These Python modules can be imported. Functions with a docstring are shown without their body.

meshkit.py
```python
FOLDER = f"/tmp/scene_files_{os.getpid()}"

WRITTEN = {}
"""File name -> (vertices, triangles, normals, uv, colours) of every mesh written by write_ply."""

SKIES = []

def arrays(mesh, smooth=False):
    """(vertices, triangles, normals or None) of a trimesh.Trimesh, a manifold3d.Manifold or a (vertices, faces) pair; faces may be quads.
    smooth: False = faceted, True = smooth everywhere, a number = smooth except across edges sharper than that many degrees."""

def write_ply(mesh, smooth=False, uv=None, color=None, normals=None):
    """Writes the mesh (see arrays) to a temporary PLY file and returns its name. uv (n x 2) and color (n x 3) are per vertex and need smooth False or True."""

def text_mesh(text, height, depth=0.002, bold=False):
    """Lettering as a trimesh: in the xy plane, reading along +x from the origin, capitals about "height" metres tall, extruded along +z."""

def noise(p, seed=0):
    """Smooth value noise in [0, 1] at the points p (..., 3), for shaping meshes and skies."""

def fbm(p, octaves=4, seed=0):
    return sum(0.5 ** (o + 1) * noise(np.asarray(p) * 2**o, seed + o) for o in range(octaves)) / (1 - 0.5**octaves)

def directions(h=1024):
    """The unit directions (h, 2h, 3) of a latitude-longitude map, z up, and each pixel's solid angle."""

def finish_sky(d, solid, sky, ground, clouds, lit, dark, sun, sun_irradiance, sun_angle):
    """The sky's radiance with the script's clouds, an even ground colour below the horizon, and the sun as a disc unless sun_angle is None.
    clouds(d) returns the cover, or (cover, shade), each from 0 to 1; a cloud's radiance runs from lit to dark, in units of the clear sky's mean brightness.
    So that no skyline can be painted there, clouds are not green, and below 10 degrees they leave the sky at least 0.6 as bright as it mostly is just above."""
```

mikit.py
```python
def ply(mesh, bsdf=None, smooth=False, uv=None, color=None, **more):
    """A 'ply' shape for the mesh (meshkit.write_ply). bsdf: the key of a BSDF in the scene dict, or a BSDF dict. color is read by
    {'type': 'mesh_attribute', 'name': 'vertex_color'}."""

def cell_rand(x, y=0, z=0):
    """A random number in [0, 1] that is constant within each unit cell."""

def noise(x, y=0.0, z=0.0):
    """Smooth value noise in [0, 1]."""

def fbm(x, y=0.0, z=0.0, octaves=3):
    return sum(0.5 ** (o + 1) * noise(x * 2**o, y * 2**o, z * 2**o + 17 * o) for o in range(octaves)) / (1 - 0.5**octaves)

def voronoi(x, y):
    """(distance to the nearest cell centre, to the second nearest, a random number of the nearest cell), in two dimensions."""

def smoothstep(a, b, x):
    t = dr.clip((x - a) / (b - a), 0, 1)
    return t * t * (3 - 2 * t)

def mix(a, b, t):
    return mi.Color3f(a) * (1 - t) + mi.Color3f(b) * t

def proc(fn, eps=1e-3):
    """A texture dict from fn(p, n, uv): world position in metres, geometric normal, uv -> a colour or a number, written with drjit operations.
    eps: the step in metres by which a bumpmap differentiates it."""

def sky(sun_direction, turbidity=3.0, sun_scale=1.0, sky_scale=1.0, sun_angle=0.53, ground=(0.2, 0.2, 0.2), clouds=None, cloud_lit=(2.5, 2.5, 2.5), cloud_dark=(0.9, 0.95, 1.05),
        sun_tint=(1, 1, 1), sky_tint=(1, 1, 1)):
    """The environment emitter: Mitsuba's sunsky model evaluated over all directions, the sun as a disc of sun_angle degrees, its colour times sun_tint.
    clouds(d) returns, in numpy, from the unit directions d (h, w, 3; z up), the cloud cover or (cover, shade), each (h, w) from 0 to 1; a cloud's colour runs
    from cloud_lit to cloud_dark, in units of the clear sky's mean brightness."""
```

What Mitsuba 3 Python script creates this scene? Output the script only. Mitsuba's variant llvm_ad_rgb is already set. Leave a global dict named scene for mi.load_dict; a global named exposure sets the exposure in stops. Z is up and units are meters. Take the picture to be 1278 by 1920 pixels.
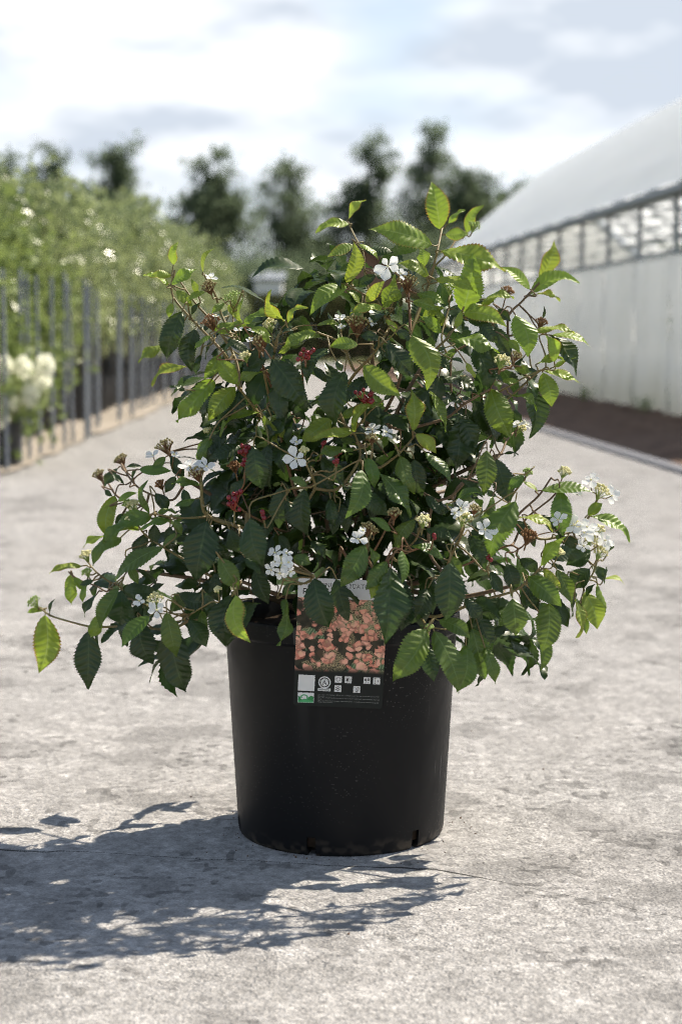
import math, random
import numpy as np
import trimesh, manifold3d
import drjit as dr
import mitsuba as mi
import mikit, meshkit
from mikit import noise, fbm, voronoi, cell_rand, smoothstep, mix

T = mi.ScalarTransform4f
scene, labels = {'type': 'scene'}, {}
rng = np.random.default_rng(11)

# ------------------------------------------------------------------ camera, sky, exposure
CAM_H, TILT, FOCAL = 0.863, math.atan(0.1), 3400.0 / 1278.0
scene['camera'] = {
    'type': 'thinlens', 'fov': 2 * math.degrees(math.atan(0.5 / FOCAL)), 'fov_axis': 'x',
    'aperture_radius': 0.0076, 'focus_distance': 2.93, 'near_clip': 0.05, 'far_clip': 3000.0,
    'to_world': T().look_at(origin=[0, 0, CAM_H], target=[0, math.cos(TILT), CAM_H - math.sin(TILT)], up=[0, 0, 1]),
}
exposure = 2.45
SUN = (0.43, 0.345, 0.72)


def clouds(d):
    az = np.degrees(np.arctan2(d[..., 0], d[..., 1]))
    el = np.degrees(np.arcsin(np.clip(d[..., 2], -1, 1)))
    q = np.stack([np.sin(np.radians(az)) * 9, np.cos(np.radians(az)) * 9, el * 0.42], -1)
    n = meshkit.fbm(q, 5, seed=3)
    n2 = meshkit.fbm(q * [2.6, 2.6, 2.2] + 7.0, 4, seed=9)

    def puff(a, e, ra, re):
        return np.exp(-(((az - a) / ra) ** 2 + ((el - e) / re) ** 2) ** 1.6)

    white = puff(-6.0, 8.6, 5.2, 2.5) + 0.8 * puff(-1.8, 8.2, 2.4, 1.6) + 0.55 * puff(5.0, 4.6, 6.0, 1.4)
    grey = puff(8.5, 9.3, 5.2, 1.9) + 0.8 * puff(-6.5, 6.3, 4.6, 0.9) + 0.8 * puff(14, 8, 6, 3)
    gap = puff(1.0, 9.7, 2.4, 1.6)
    haze = np.clip(1 - el / 34.0, 0, 1) ** 1.5
    cover = np.clip(1.5 * (n - 0.41) + 0.75 * white + 0.9 * grey - 0.42 * gap + 0.56 * haze + 0.25 * (n2 - 0.5), 0, 1)
    shade = np.clip(0.26 + 0.62 * grey - 0.24 * white + 2.7 * (n2 - 0.47) + 0.6 * (n - 0.5), 0, 1)
    return cover, shade


scene['sky'] = mikit.sky(SUN, turbidity=3, sun_scale=1.2, sky_scale=0.9, sky_tint=(1.2, 1.0, 0.82), sun_tint=(0.92, 1.0, 1.10), clouds=clouds, cloud_lit=(2.42, 2.50, 2.60), cloud_dark=(1.50, 1.66, 1.88), ground=(0.3, 0.29, 0.28))


# ------------------------------------------------------------------ helpers
def numbered(name):
    if name not in scene and name not in USED:
        USED.add(name)
        return name
    k = NEXT.get(name, 0) + 1
    NEXT[name] = k
    USED.add(f'{name}_{k:03d}')
    return f'{name}_{k:03d}'


USED, NEXT = set(), {}


def obj(name, mesh, mat, parent=None, smooth=False, label=None, uv=None, kind=None, to_world=None, shape=None):
    key = numbered(parent + '__' + name if parent else name)
    s = dict(shape) if shape else mikit.ply(mesh, mat, smooth=smooth, uv=uv)
    if to_world is not None:
        s['to_world'] = to_world
    scene[key] = s
    if label or kind:
        labels[key] = {}
        if label:
            labels[key]['label'] = label
        if kind:
            labels[key]['kind'] = kind
    return key


def thing(name, label, cat, group=None):
    key = numbered(name)
    labels[key] = {'label': label, 'category': cat}
    if group:
        labels[key]['group'] = group
    return key


def join(parts):
    vs, fs, at = [], [], 0
    for v, f in parts:
        v, f = np.asarray(v, float), np.asarray(f, int)
        vs.append(v)
        fs.append(f + at)
        at += len(v)
    return np.vstack(vs), np.vstack(fs)


def vf(m):
    return np.array(m.vertices), np.array(m.faces)


def unit(v):
    v = np.asarray(v, float)
    return v / max(np.linalg.norm(v), 1e-12)


def box(x0, x1, y0, y1, z0, z1):
    m = trimesh.creation.box((x1 - x0, y1 - y0, z1 - z0))
    m.apply_translation(((x0 + x1) / 2, (y0 + y1) / 2, (z0 + z1) / 2))
    return vf(m)


def bar(p, q, w, h):
    """A square bar from p to q, w wide and h high."""
    p, q = np.asarray(p, float), np.asarray(q, float)
    a = unit(q - p)
    s = unit(np.cross(a, [0, 0, 1] if abs(a[2]) < 0.9 else [0, 1, 0]))
    u = np.cross(s, a)
    v = [c + s * i * w / 2 + u * j * h / 2 for c in (p, q) for i, j in ((-1, -1), (1, -1), (1, 1), (-1, 1))]
    f = [[0, 1, 2], [0, 2, 3], [4, 6, 5], [4, 7, 6]]
    for i in range(4):
        j = (i + 1) % 4
        f += [[i, i + 4, j + 4], [i, j + 4, j]]
    return np.array(v), np.array(f)[:, ::-1]


def smooth_path(pts, n=6):
    pts = np.asarray(pts, float)
    if len(pts) == 2:
        return np.linspace(pts[0], pts[1], n + 1)
    p = np.vstack([2 * pts[0] - pts[1], pts, 2 * pts[-1] - pts[-2]])
    out = []
    for i in range(1, len(p) - 2):
        for t in np.linspace(0, 1, n, endpoint=False):
            out.append(0.5 * (2 * p[i] + (p[i + 1] - p[i - 1]) * t + (2 * p[i - 1] - 5 * p[i] + 4 * p[i + 1] - p[i + 2]) * t * t + (3 * p[i] - p[i - 1] - 3 * p[i + 1] + p[i + 2]) * t ** 3))
    return np.array(out + [pts[-1]])


def tube(path, r0, r1, sides=6):
    path = np.asarray(path, float)
    n = len(path)
    tan = np.gradient(path, axis=0)
    tan /= np.maximum(np.linalg.norm(tan, axis=1, keepdims=True), 1e-12)
    ref = np.array([0.31, 0.17, 0.93]) if abs(tan[0][2]) < 0.85 else np.array([1.0, 0.1, 0.05])
    ang = np.arange(sides) / sides * 2 * np.pi
    v = []
    for k in range(n):
        s = unit(np.cross(tan[k], ref))
        w = np.cross(tan[k], s)
        r = r0 + (r1 - r0) * k / max(1, n - 1)
        v.append(path[k] + r * (np.cos(ang)[:, None] * s + np.sin(ang)[:, None] * w))
    f = []
    for k in range(n - 1):
        for i in range(sides):
            j = (i + 1) % sides
            a, b, c, d = k * sides + i, k * sides + j, (k + 1) * sides + j, (k + 1) * sides + i
            f += [[a, b, c], [a, c, d]]
    v = np.vstack(v + [path[:1], path[-1:]])
    for i in range(sides):
        j = (i + 1) % sides
        f += [[n * sides, j, i], [n * sides + 1, (n - 1) * sides + i, (n - 1) * sides + j]]
    return v, np.array(f)


ICO = vf(trimesh.creation.icosphere(subdivisions=1))


def ball(c, r, sq=1.0):
    return ICO[0] * np.array([r, r, r * sq]) + np.asarray(c), ICO[1]


def foliage(pts, size, r, up=0.35, jitter=0.4, shape=0.5):
    """Leaf-sized folded faces, one at each point."""
    n = len(pts)
    a = r.normal(size=(n, 3))
    a[:, 2] -= 0.3
    a /= np.linalg.norm(a, axis=1, keepdims=True)
    nn = r.normal(size=(n, 3)) + np.array([0, 0, up * 3])
    nn -= a * (nn * a).sum(1, keepdims=True)
    nn /= np.linalg.norm(nn, axis=1, keepdims=True)
    s = np.cross(nn, a)
    L = (size * (1 + jitter * r.uniform(-1, 1, n)))[:, None]
    v = np.stack([pts - a * L / 2, pts + s * L * shape / 2 + nn * L * 0.1, pts + a * L / 2 - nn * L * 0.06, pts - s * L * shape / 2 + nn * L * 0.1], 1).reshape(-1, 3)
    k = np.arange(n)[:, None] * 4
    return v, np.vstack([k + [0, 1, 2], k + [0, 2, 3]])


# ------------------------------------------------------------------ materials
def rgb(*c):
    return {'type': 'rgb', 'value': [float(x) for x in c]}


def plain(key, c, rough=0.6, spec=0.4, two=True, **kw):
    b = {'type': 'principled', 'base_color': c if isinstance(c, dict) else rgb(*c), 'roughness': rough, 'specular': spec, **kw}
    scene[key] = {'type': 'twosided', 'bsdf': b} if two else b


def thin(key, c, rough=0.5, trans=0.9, eta=1.4, **kw):
    scene[key] = {'type': 'principledthin', 'base_color': c if isinstance(c, dict) else rgb(*c), 'roughness': rough, 'diff_trans': trans, 'eta': eta, **kw}


def leaf(key, upper, lower, rough, trans):
    """A leaf: glossy above, paler and matt below, letting light through."""
    def side(c, r, spec):
        return {'type': 'blendbsdf', 'weight': 0.45,
                'bsdf_0': {'type': 'principledthin', 'base_color': c, 'roughness': r, 'diff_trans': trans},
                'bsdf_1': {'type': 'twosided', 'bsdf': {'type': 'principled', 'base_color': c, 'roughness': r, 'specular': spec}}}
    scene[key] = side(upper, rough, 0.9)


def leaf_colour(base, vein, edge=None, spread=0.5):
    def fn(p, n, uv):
        u = dr.abs(uv.x)
        i = dr.floor(uv.y / 4)
        t = uv.y - 4 * i
        r = cell_rand(i, 7)
        lat = smoothstep(0.80, 1.0, dr.cos(2 * math.pi * 9 * t)) * (1 - smoothstep(0.8, 1.0, u))
        mid = 1 - smoothstep(0.025, 0.075, u)
        blotch = fbm(p.x * 90, p.y * 90, p.z * 90, octaves=2)
        c = mi.Color3f(base) * ((1 - spread / 2 + spread * r) * (0.78 + 0.44 * blotch))
        c = mix(c, mi.Color3f(base[0] * 1.5, base[1] * 1.05, base[2] * 0.9), cell_rand(i, 3) * 0.5)
        c = mix(c, vein, dr.maximum(mid * 0.75, lat * 0.28))
        if edge:
            c = mix(c, edge, smoothstep(0.82, 1.0, u) * 0.75 * smoothstep(0.15, 0.6, cell_rand(i, 5)))
        return c
    return mikit.proc(fn)


leaf('leaf_shaded', leaf_colour((0.028, 0.059, 0.012), (0.055, 0.09, 0.025)), None, 0.36, 1.5)  # leaves standing in shade, with the shade put into a darker green
leaf('leaf_mid', leaf_colour((0.084, 0.156, 0.020), (0.14, 0.21, 0.05)), None, 0.40, 1.65)
leaf('leaf_sunlit', leaf_colour((0.150, 0.240, 0.024), (0.20, 0.29, 0.07)), None, 0.42, 1.65)  # brighter copy of the mid leaf, sunlight shining through painted into the colour
leaf('leaf_young', leaf_colour((0.215, 0.320, 0.034), (0.30, 0.38, 0.09), (0.32, 0.11, 0.03), 0.35), None, 0.45, 1.65)
thin('petal_white', (0.86, 0.87, 0.85), 0.6, 0.75, 1.3)
plain('bud_green', (0.27, 0.36, 0.09), 0.5)
plain('bud_cream', (0.62, 0.58, 0.30), 0.5)
plain('bud_brown', (0.27, 0.23, 0.10), 0.6)
plain('bud_red', (0.26, 0.13, 0.055), 0.55)
plain('bud_orange', (0.75, 0.33, 0.12), 0.55)
plain('berry_red', (0.17, 0.006, 0.012), 0.18, 0.6)
plain('stalk_red', (0.26, 0.05, 0.03), 0.5)


def bark(c1, c2, f):
    return mikit.proc(lambda p, n, uv: mix(c1, c2, fbm(p.x * f, p.y * f, p.z * f * 0.4, octaves=3)))


plain('stem_tan', bark((0.15, 0.15, 0.05), (0.20, 0.12, 0.055), 60), 0.5)
plain('stem_red', bark((0.18, 0.065, 0.035), (0.15, 0.11, 0.045), 60), 0.5)
plain('stem_brown', bark((0.10, 0.065, 0.04), (0.22, 0.15, 0.09), 120), 0.7)


def concrete(p, n, uv):
    x, y = p.x, p.y
    big = fbm(x * 1.3, y * 1.1, 0.0, octaves=4)
    med = fbm(x * 11 + 3, y * 11, 1.7, octaves=4)
    fine = fbm(x * 95, y * 95, 4.0, octaves=3)
    grit = noise(x * 420, y * 420, 2.0)
    v = 0.276 * (0.92 + 0.16 * big) * (0.85 + 0.30 * med) * (0.62 + 0.76 * fine) * (0.80 + 0.40 * grit)
    blot = smoothstep(0.57, 0.72, fbm(x * 7 + 9, y * 7 + 4, 8.0, octaves=3)) * (0.35 + 0.65 * fine)
    v = v * (1 - 0.36 * blot)
    spot = smoothstep(0.70, 0.78, noise(x * 55 + 5, y * 55 + 2, 6.0)) * smoothstep(0.45, 0.7, noise(x * 9, y * 9, 3.0))
    v = v * (1 - 0.38 * spot)
    pale = smoothstep(0.60, 0.75, fbm(x * 28 + 1, y * 28, 5.0, octaves=2))
    v = v * (1 + 0.20 * pale)
    # hairline cracks; shade and dirt inside painted as a dark line
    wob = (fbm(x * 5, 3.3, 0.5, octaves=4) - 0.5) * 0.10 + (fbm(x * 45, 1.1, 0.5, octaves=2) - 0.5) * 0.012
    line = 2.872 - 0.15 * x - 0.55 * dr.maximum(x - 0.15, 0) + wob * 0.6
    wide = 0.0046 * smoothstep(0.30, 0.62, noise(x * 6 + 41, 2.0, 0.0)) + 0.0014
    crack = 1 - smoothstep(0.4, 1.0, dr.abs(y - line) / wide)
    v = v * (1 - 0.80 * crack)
    tone = mix((1.01, 0.975, 0.958), (1.01, 0.985, 0.975), fbm(x * 2.1, y * 2.1, 9.0, octaves=2))
    return tone * v


def concrete_height(p, n, uv):
    return 0.5 * fbm(p.x * 70, p.y * 70, 1.0, octaves=3) + 0.5 * noise(p.x * 300, p.y * 300, 1.0)


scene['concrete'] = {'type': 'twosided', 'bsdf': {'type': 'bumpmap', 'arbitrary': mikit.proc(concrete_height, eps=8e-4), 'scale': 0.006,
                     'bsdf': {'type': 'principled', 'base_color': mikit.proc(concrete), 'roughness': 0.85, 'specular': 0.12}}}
plain('soil', mikit.proc(lambda p, n, uv: mix((0.055, 0.035, 0.026), (0.19, 0.125, 0.09), fbm(p.x * 9, p.y * 9, p.z * 9, octaves=5))), 0.95, 0.1)
plain('verge', mikit.proc(lambda p, n, uv: mix((0.16, 0.14, 0.115), (0.34, 0.30, 0.26), fbm(p.x * 4, p.y * 4, p.z * 9, octaves=5))), 0.95, 0.1)
plain('turf', mikit.proc(lambda p, n, uv: mix((0.05, 0.07, 0.025), (0.13, 0.13, 0.06), fbm(p.x * 0.6, p.y * 0.6, 0.0, octaves=4))), 0.95, 0.1)
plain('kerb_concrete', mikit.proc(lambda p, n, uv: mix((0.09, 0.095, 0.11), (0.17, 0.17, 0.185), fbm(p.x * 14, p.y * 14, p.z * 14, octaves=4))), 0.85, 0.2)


# ------------------------------------------------------------------ the setting: ground, lane, beds
def sheet(xs, ys, zf):
    X, Y = np.meshgrid(xs, ys, indexing='ij')
    v = np.stack([X, Y, zf(X, Y)], -1).reshape(-1, 3)
    n, m = len(xs), len(ys)
    i = (np.arange(n - 1)[:, None] * m + np.arange(m - 1)).ravel()
    return v, np.vstack([np.stack([i, i + m, i + m + 1], 1), np.stack([i, i + m + 1, i + 1], 1)])


obj('ground', sheet(np.linspace(-600, 600, 5), np.linspace(-200, 1200, 5), lambda x, y: x * 0 - 0.012), 'turf', kind='structure')


def wall_x(d):
    return 3.25 - 0.056 * (d - 17.3)


def kerb_x(d):
    return 2.05 - 0.070 * (d - 10.9)


LEFT = -2.06
lane = sheet(np.linspace(0, 1, 2), np.linspace(-4, 49, 54), lambda x, y: x * 0)
lane[0][:, 0] = np.where(lane[0][:, 0] < 0.5, LEFT - 0.02, np.maximum(kerb_x(lane[0][:, 1]), 0.2))
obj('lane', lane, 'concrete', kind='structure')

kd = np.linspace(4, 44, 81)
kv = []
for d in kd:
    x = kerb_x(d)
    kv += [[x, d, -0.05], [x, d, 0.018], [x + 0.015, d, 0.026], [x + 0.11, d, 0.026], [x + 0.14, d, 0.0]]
kf = []
for i in range(len(kd) - 1):
    for j in range(4):
        a = i * 5 + j
        kf += [[a, a + 5, a + 6], [a, a + 6, a + 1]]
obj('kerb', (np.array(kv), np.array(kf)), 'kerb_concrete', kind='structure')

bed = sheet(np.linspace(0, 1, 40), np.linspace(4, 44, 500), lambda x, y: x * 0)
bx = kerb_x(bed[0][:, 1]) + 0.14 + bed[0][:, 0] * (wall_x(bed[0][:, 1]) + 0.4 - kerb_x(bed[0][:, 1]) - 0.14)
bed[0][:, 0] = bx
bed[0][:, 2] = 0.005 + 0.09 * meshkit.fbm(np.stack([bx * 5, bed[0][:, 1] * 5, bx * 0], 1), 4, 5) * np.minimum(1, (bx - kerb_x(bed[0][:, 1]) - 0.1) * 4)
obj('soil_bed', bed, 'soil', kind='structure', smooth=True)

verge = sheet(np.linspace(-9, LEFT, 90), np.linspace(4, 46, 300), lambda x, y: 0.002 + 0.03 * meshkit.fbm(np.stack([x * 7, y * 7, x * 0], -1), 4, 2))
verge[0][:, 0] += (verge[0][:, 0] > LEFT - 0.01) * 0.22 * (meshkit.fbm(np.stack([verge[0][:, 1] * 1.5, verge[0][:, 1] * 0, verge[0][:, 1] * 0], -1), 4, 4) - 0.35)
obj('gravel_verge', verge, 'verge', kind='structure', smooth=True)

# loose crumbs of soil and grit lying on the concrete
g = []
for i in range(110):
    if i < 70:
        a, q = rng.uniform(0, 2 * np.pi), 0.178 + abs(rng.normal()) * 0.05
        x, y = q * math.cos(a), 3.09 + q * math.sin(a)
    else:
        x, y = rng.uniform(-0.9, 0.9), rng.uniform(2.2, 4.6)
    s = rng.uniform(0.0006, 0.0017)
    v = ICO[0] * rng.uniform(0.6, 1.3, 3) * s * (1 + 0.25 * rng.normal(size=(len(ICO[0]), 1)))
    g.append((v + [x, y, s * 0.5], ICO[1]))
obj('grit', join(g), 'soil', kind='stuff', label='dark crumbs of soil and grit lying on the concrete around the pot')
labels['grit']['category'] = 'grit'

# ------------------------------------------------------------------ far things: trees, hedge, house, shed
plain('tree_bark', bark((0.06, 0.05, 0.04), (0.13, 0.11, 0.09), 8), 0.9, 0.1)
plain('pole_grey', mikit.proc(lambda p, n, uv: mix((0.16, 0.18, 0.21), (0.27, 0.29, 0.325), fbm(p.x * 40, p.y * 40, p.z * 6, octaves=3))), 0.5, 0.5)
plain('pot_black', (0.018, 0.018, 0.02), 0.5, 0.5)


def tone(c1, c2, f):
    return mikit.proc(lambda p, n, uv: mix(c1, c2, fbm(p.x * f, p.y * f, p.z * f, octaves=2)))


thin('foliage_far', tone((0.095, 0.130, 0.085), (0.170, 0.215, 0.130), 0.9), 0.5, 1.3, 1.4)
thin('foliage_hedge', tone((0.040, 0.052, 0.022), (0.095, 0.100, 0.042), 2.0), 0.6, 0.5, 1.35)
leaf('foliage_pale', tone((0.120, 0.160, 0.055), (0.35, 0.40, 0.20), 4.5), None, 0.33, 1.4)
leaf('foliage_fresh', tone((0.100, 0.150, 0.040), (0.27, 0.33, 0.110), 5.0), None, 0.36, 1.4)
thin('bloom_cream', (0.94, 0.94, 0.86), 0.6, 1.3, 1.3)


def far_tree(x, d, h, w, label, seed, base=0.8):
    r = np.random.default_rng(seed)
    t = thing('tree', label, 'tree')
    lean = r.normal() * 0.12
    trunk = smooth_path([[x, d, -0.1], [x + lean, d, h * 0.45], [x + lean * 1.6, d + 0.1, h * 0.92]], 6)
    limbs, pts = [tube(trunk, 0.05 + h * 0.022, 0.03, 7)], []
    for i in range(24):
        f = 0.97 if i == 0 else 0.84 if i == 1 else r.uniform(0.08, 0.8)
        z = base + (h - base) * f
        prof = w * 1.5 * min(1.0, (1 - f) / 0.7) ** 0.8
        a, off = r.uniform(0, 2 * np.pi), prof * (0.2 if i < 2 else r.uniform(0.2, 0.8))
        c0 = trunk[min(len(trunk) - 1, int(f * 0.9 * len(trunk)))]
        c = np.array([c0[0] + off * math.cos(a), d + off * math.sin(a), z - 0.3 * (i == 0)])
        s0 = np.array([c0[0], c0[1], max(0.5, z - off * 0.6 - 0.2)])
        limbs.append(tube(smooth_path([s0, (s0 + c) / 2 + [0, 0, 0.1], c], 3), 0.05, 0.015, 4))
        lob = 0.20 + (0.16 if i == 0 else 0.26 * prof * r.uniform(0.6, 1.4))
        for k in range(5):
            cc = c + r.normal(size=3) * lob * [1.0, 1.0, 0.8]
            pts.append(cc + r.normal(size=(int(130 * (0.4 + lob)), 3)) * lob * [0.62, 0.62, 0.45])
    pts = np.vstack(pts)
    obj('trunk', join(limbs), 'tree_bark', t, smooth=True)
    obj('crown', foliage(pts, 0.17, r), 'foliage_far', t)


PX = 1 / 3400.0
tree_list = [(10, 66, 292, 52, 'dark tree at the far left edge of the skyline'),
             (100, 66, 296, 46, 'dark round topped tree, second from the left on the skyline'),
             (214, 64, 262, 50, 'tall dark tree above the nursery row, third from the left on the skyline'),
             (396, 64, 290, 54, 'dense dark tree standing left of the two central gaps of sky'),
             (545, 68, 303, 58, 'loose dark tree with gaps, behind the centre of the shrub'),
             (690, 66, 268, 48, 'narrow dark tree behind the topmost shoots of the shrub'),
             (800, 72, 240, 66, 'tallest far tree, right of centre above the top leaf'),
             (882, 70, 300, 46, 'dark tree between the tallest tree and the greenhouse roof'),
             (934, 74, 338, 40, 'lowest dark tree touching the greenhouse roof')]
for i, (px, d, top, hw, lab) in enumerate(tree_list):
    far_tree((px - 639) * PX * d, d, CAM_H + (620 - top) * PX * d, hw * PX * d, lab, 100 + i)

bush_list = [(455, 57, 500, 45, 'dark bush below the dense far tree'), (620, 61, 500, 45, 'dark bush beside the brown roofed house'),
             (740, 60, 455, 55, 'dark bush below the tallest far tree'), (500, 60, 490, 45, 'dark bush at the foot of the loose far tree'), (860, 62, 430, 60, 'dark bush left of the greenhouse gable'), (560, 63, 475, 60, 'dark bush behind the pale shed'),
             (330, 62, 430, 60, 'dark bush behind the nursery row'), (60, 60, 372, 80, 'dark bush behind the left end of the nursery row'), (180, 60, 375, 60, 'dark bush under the third far tree')]
for i, (px, d, top, hw, lab) in enumerate(bush_list):
    r = np.random.default_rng(300 + i)
    x, h, w = (px - 639) * PX * d, CAM_H + (620 - top) * PX * d, hw * PX * d
    t = thing('bush', lab, 'bush')
    c = np.stack([x + r.normal(size=40) * w * 0.5, d + r.normal(size=40) * 0.6, r.uniform(0.2, 1, 40) ** 0.8 * h * 0.92], 1)
    pts = (c[:, None] + r.normal(size=(40, 95, 3)) * [0.38, 0.38, 0.3]).reshape(-1, 3)
    pts = pts[pts[:, 2] > 0.02]
    obj('crown', foliage(pts, 0.16, r), 'foliage_far', t)
    obj('trunk', join([tube(smooth_path([[x, d, -0.05], q * 0.5 + np.array([x, d, 0]) * 0.5, q], 3), 0.05, 0.012, 5) for q in c[:10]]), 'tree_bark', t)

r = np.random.default_rng(77)
h = thing('hedge', 'dark clipped hedge across the far end of the lane', 'hedge')
pts = np.stack([r.uniform(-2.6, 4.0, 24000), 50 + r.uniform(-0.5, 0.6, 24000), r.uniform(0.02, 1, 24000) ** 0.8 * 1.86 + r.normal(size=24000) * 0.03], 1)
obj('foliage', foliage(pts, 0.10, r, up=0.6), 'foliage_hedge', h)
obj('stem', join([tube(smooth_path([[x, 50.05, -0.05], [x + 0.05, 50.05, 0.8], [x - 0.04, 50.1, 1.6]], 3), 0.03, 0.012, 5) for x in np.arange(-2.5, 4, 0.4)]), 'tree_bark', h)

plain('roof_tile', tone((0.085, 0.050, 0.042), (0.135, 0.080, 0.065), 4.0), 0.8, 0.2)
plain('brick_far', tone((0.16, 0.09, 0.07), (0.24, 0.15, 0.11), 6.0), 0.9, 0.1)
plain('paint_white', (0.62, 0.62, 0.64), 0.6, 0.3)
plain('glass_dark', (0.03, 0.035, 0.04), 0.1, 0.8)
hs = thing('house', 'house with steep dark brown roof half hidden by the trees', 'house')
hx0, hx1, hd = -0.75, 2.3, 57.5
hm = (hx0 + hx1) / 2
prof = np.array([[hx0, 0], [hx1, 0], [hx1, 2.1], [hm, 3.45], [hx0, 2.1]])
v = np.vstack([np.c_[prof[:, 0], np.full(5, hd), prof[:, 1]], np.c_[prof[:, 0], np.full(5, hd + 6), prof[:, 1]]])
f = [[0, 1, 2], [0, 2, 4], [2, 3, 4], [5, 7, 6], [5, 9, 7], [7, 9, 8], [0, 5, 6], [0, 6, 1], [1, 6, 7], [1, 7, 2], [0, 4, 9], [0, 9, 5]]
obj('wall', (v, np.array(f)), 'brick_far', hs)
roof = []
for sx, xe in ((-1, hx0 - 0.25), (1, hx1 + 0.25)):
    roof.append(bar([(xe + hm) / 2 - 0.001 * sx, hd - 0.25, 2.75], [(xe + hm) / 2, hd + 6.25, 2.75], 0.0001, 0.0001))
rv = []
for xe in (hx0 - 0.25, hx1 + 0.25):
    ze = 2.1 - 0.22
    a = [[xe, hd - 0.25, ze], [hm, hd - 0.25, 3.47], [hm, hd + 6.25, 3.47], [xe, hd + 6.25, ze]]
    b = [[p[0], p[1], p[2] + 0.12] for p in a]
    rv.append((np.array(a + b), np.array([[0, 1, 2], [0, 2, 3], [4, 6, 5], [4, 7, 6], [0, 5, 1], [0, 4, 5], [1, 5, 6], [1, 6, 2], [2, 6, 7], [2, 7, 3], [3, 7, 4], [3, 4, 0]])))
rf = obj('roof', join(rv), 'roof_tile', hs)
wn = obj('window', box(hm - 0.5, hm + 0.5, hd - 0.03, hd - 0.003, 0.9, 1.9), 'paint_white', hs)
obj('pane', box(hm - 0.42, hm + 0.42, hd - 0.036, hd - 0.031, 0.98, 1.82), 'glass_dark', wn)
sh = thing('shed', 'small pale shed beyond the end of the nursery row', 'shed')
sx0, sx1, sd = (478 - 639) * PX * 55, (528 - 639) * PX * 55, 55.0
obj('wall', box(sx0, sx1, sd, sd + 1.8, -0.02, 2.35), 'paint_white', sh)
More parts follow.
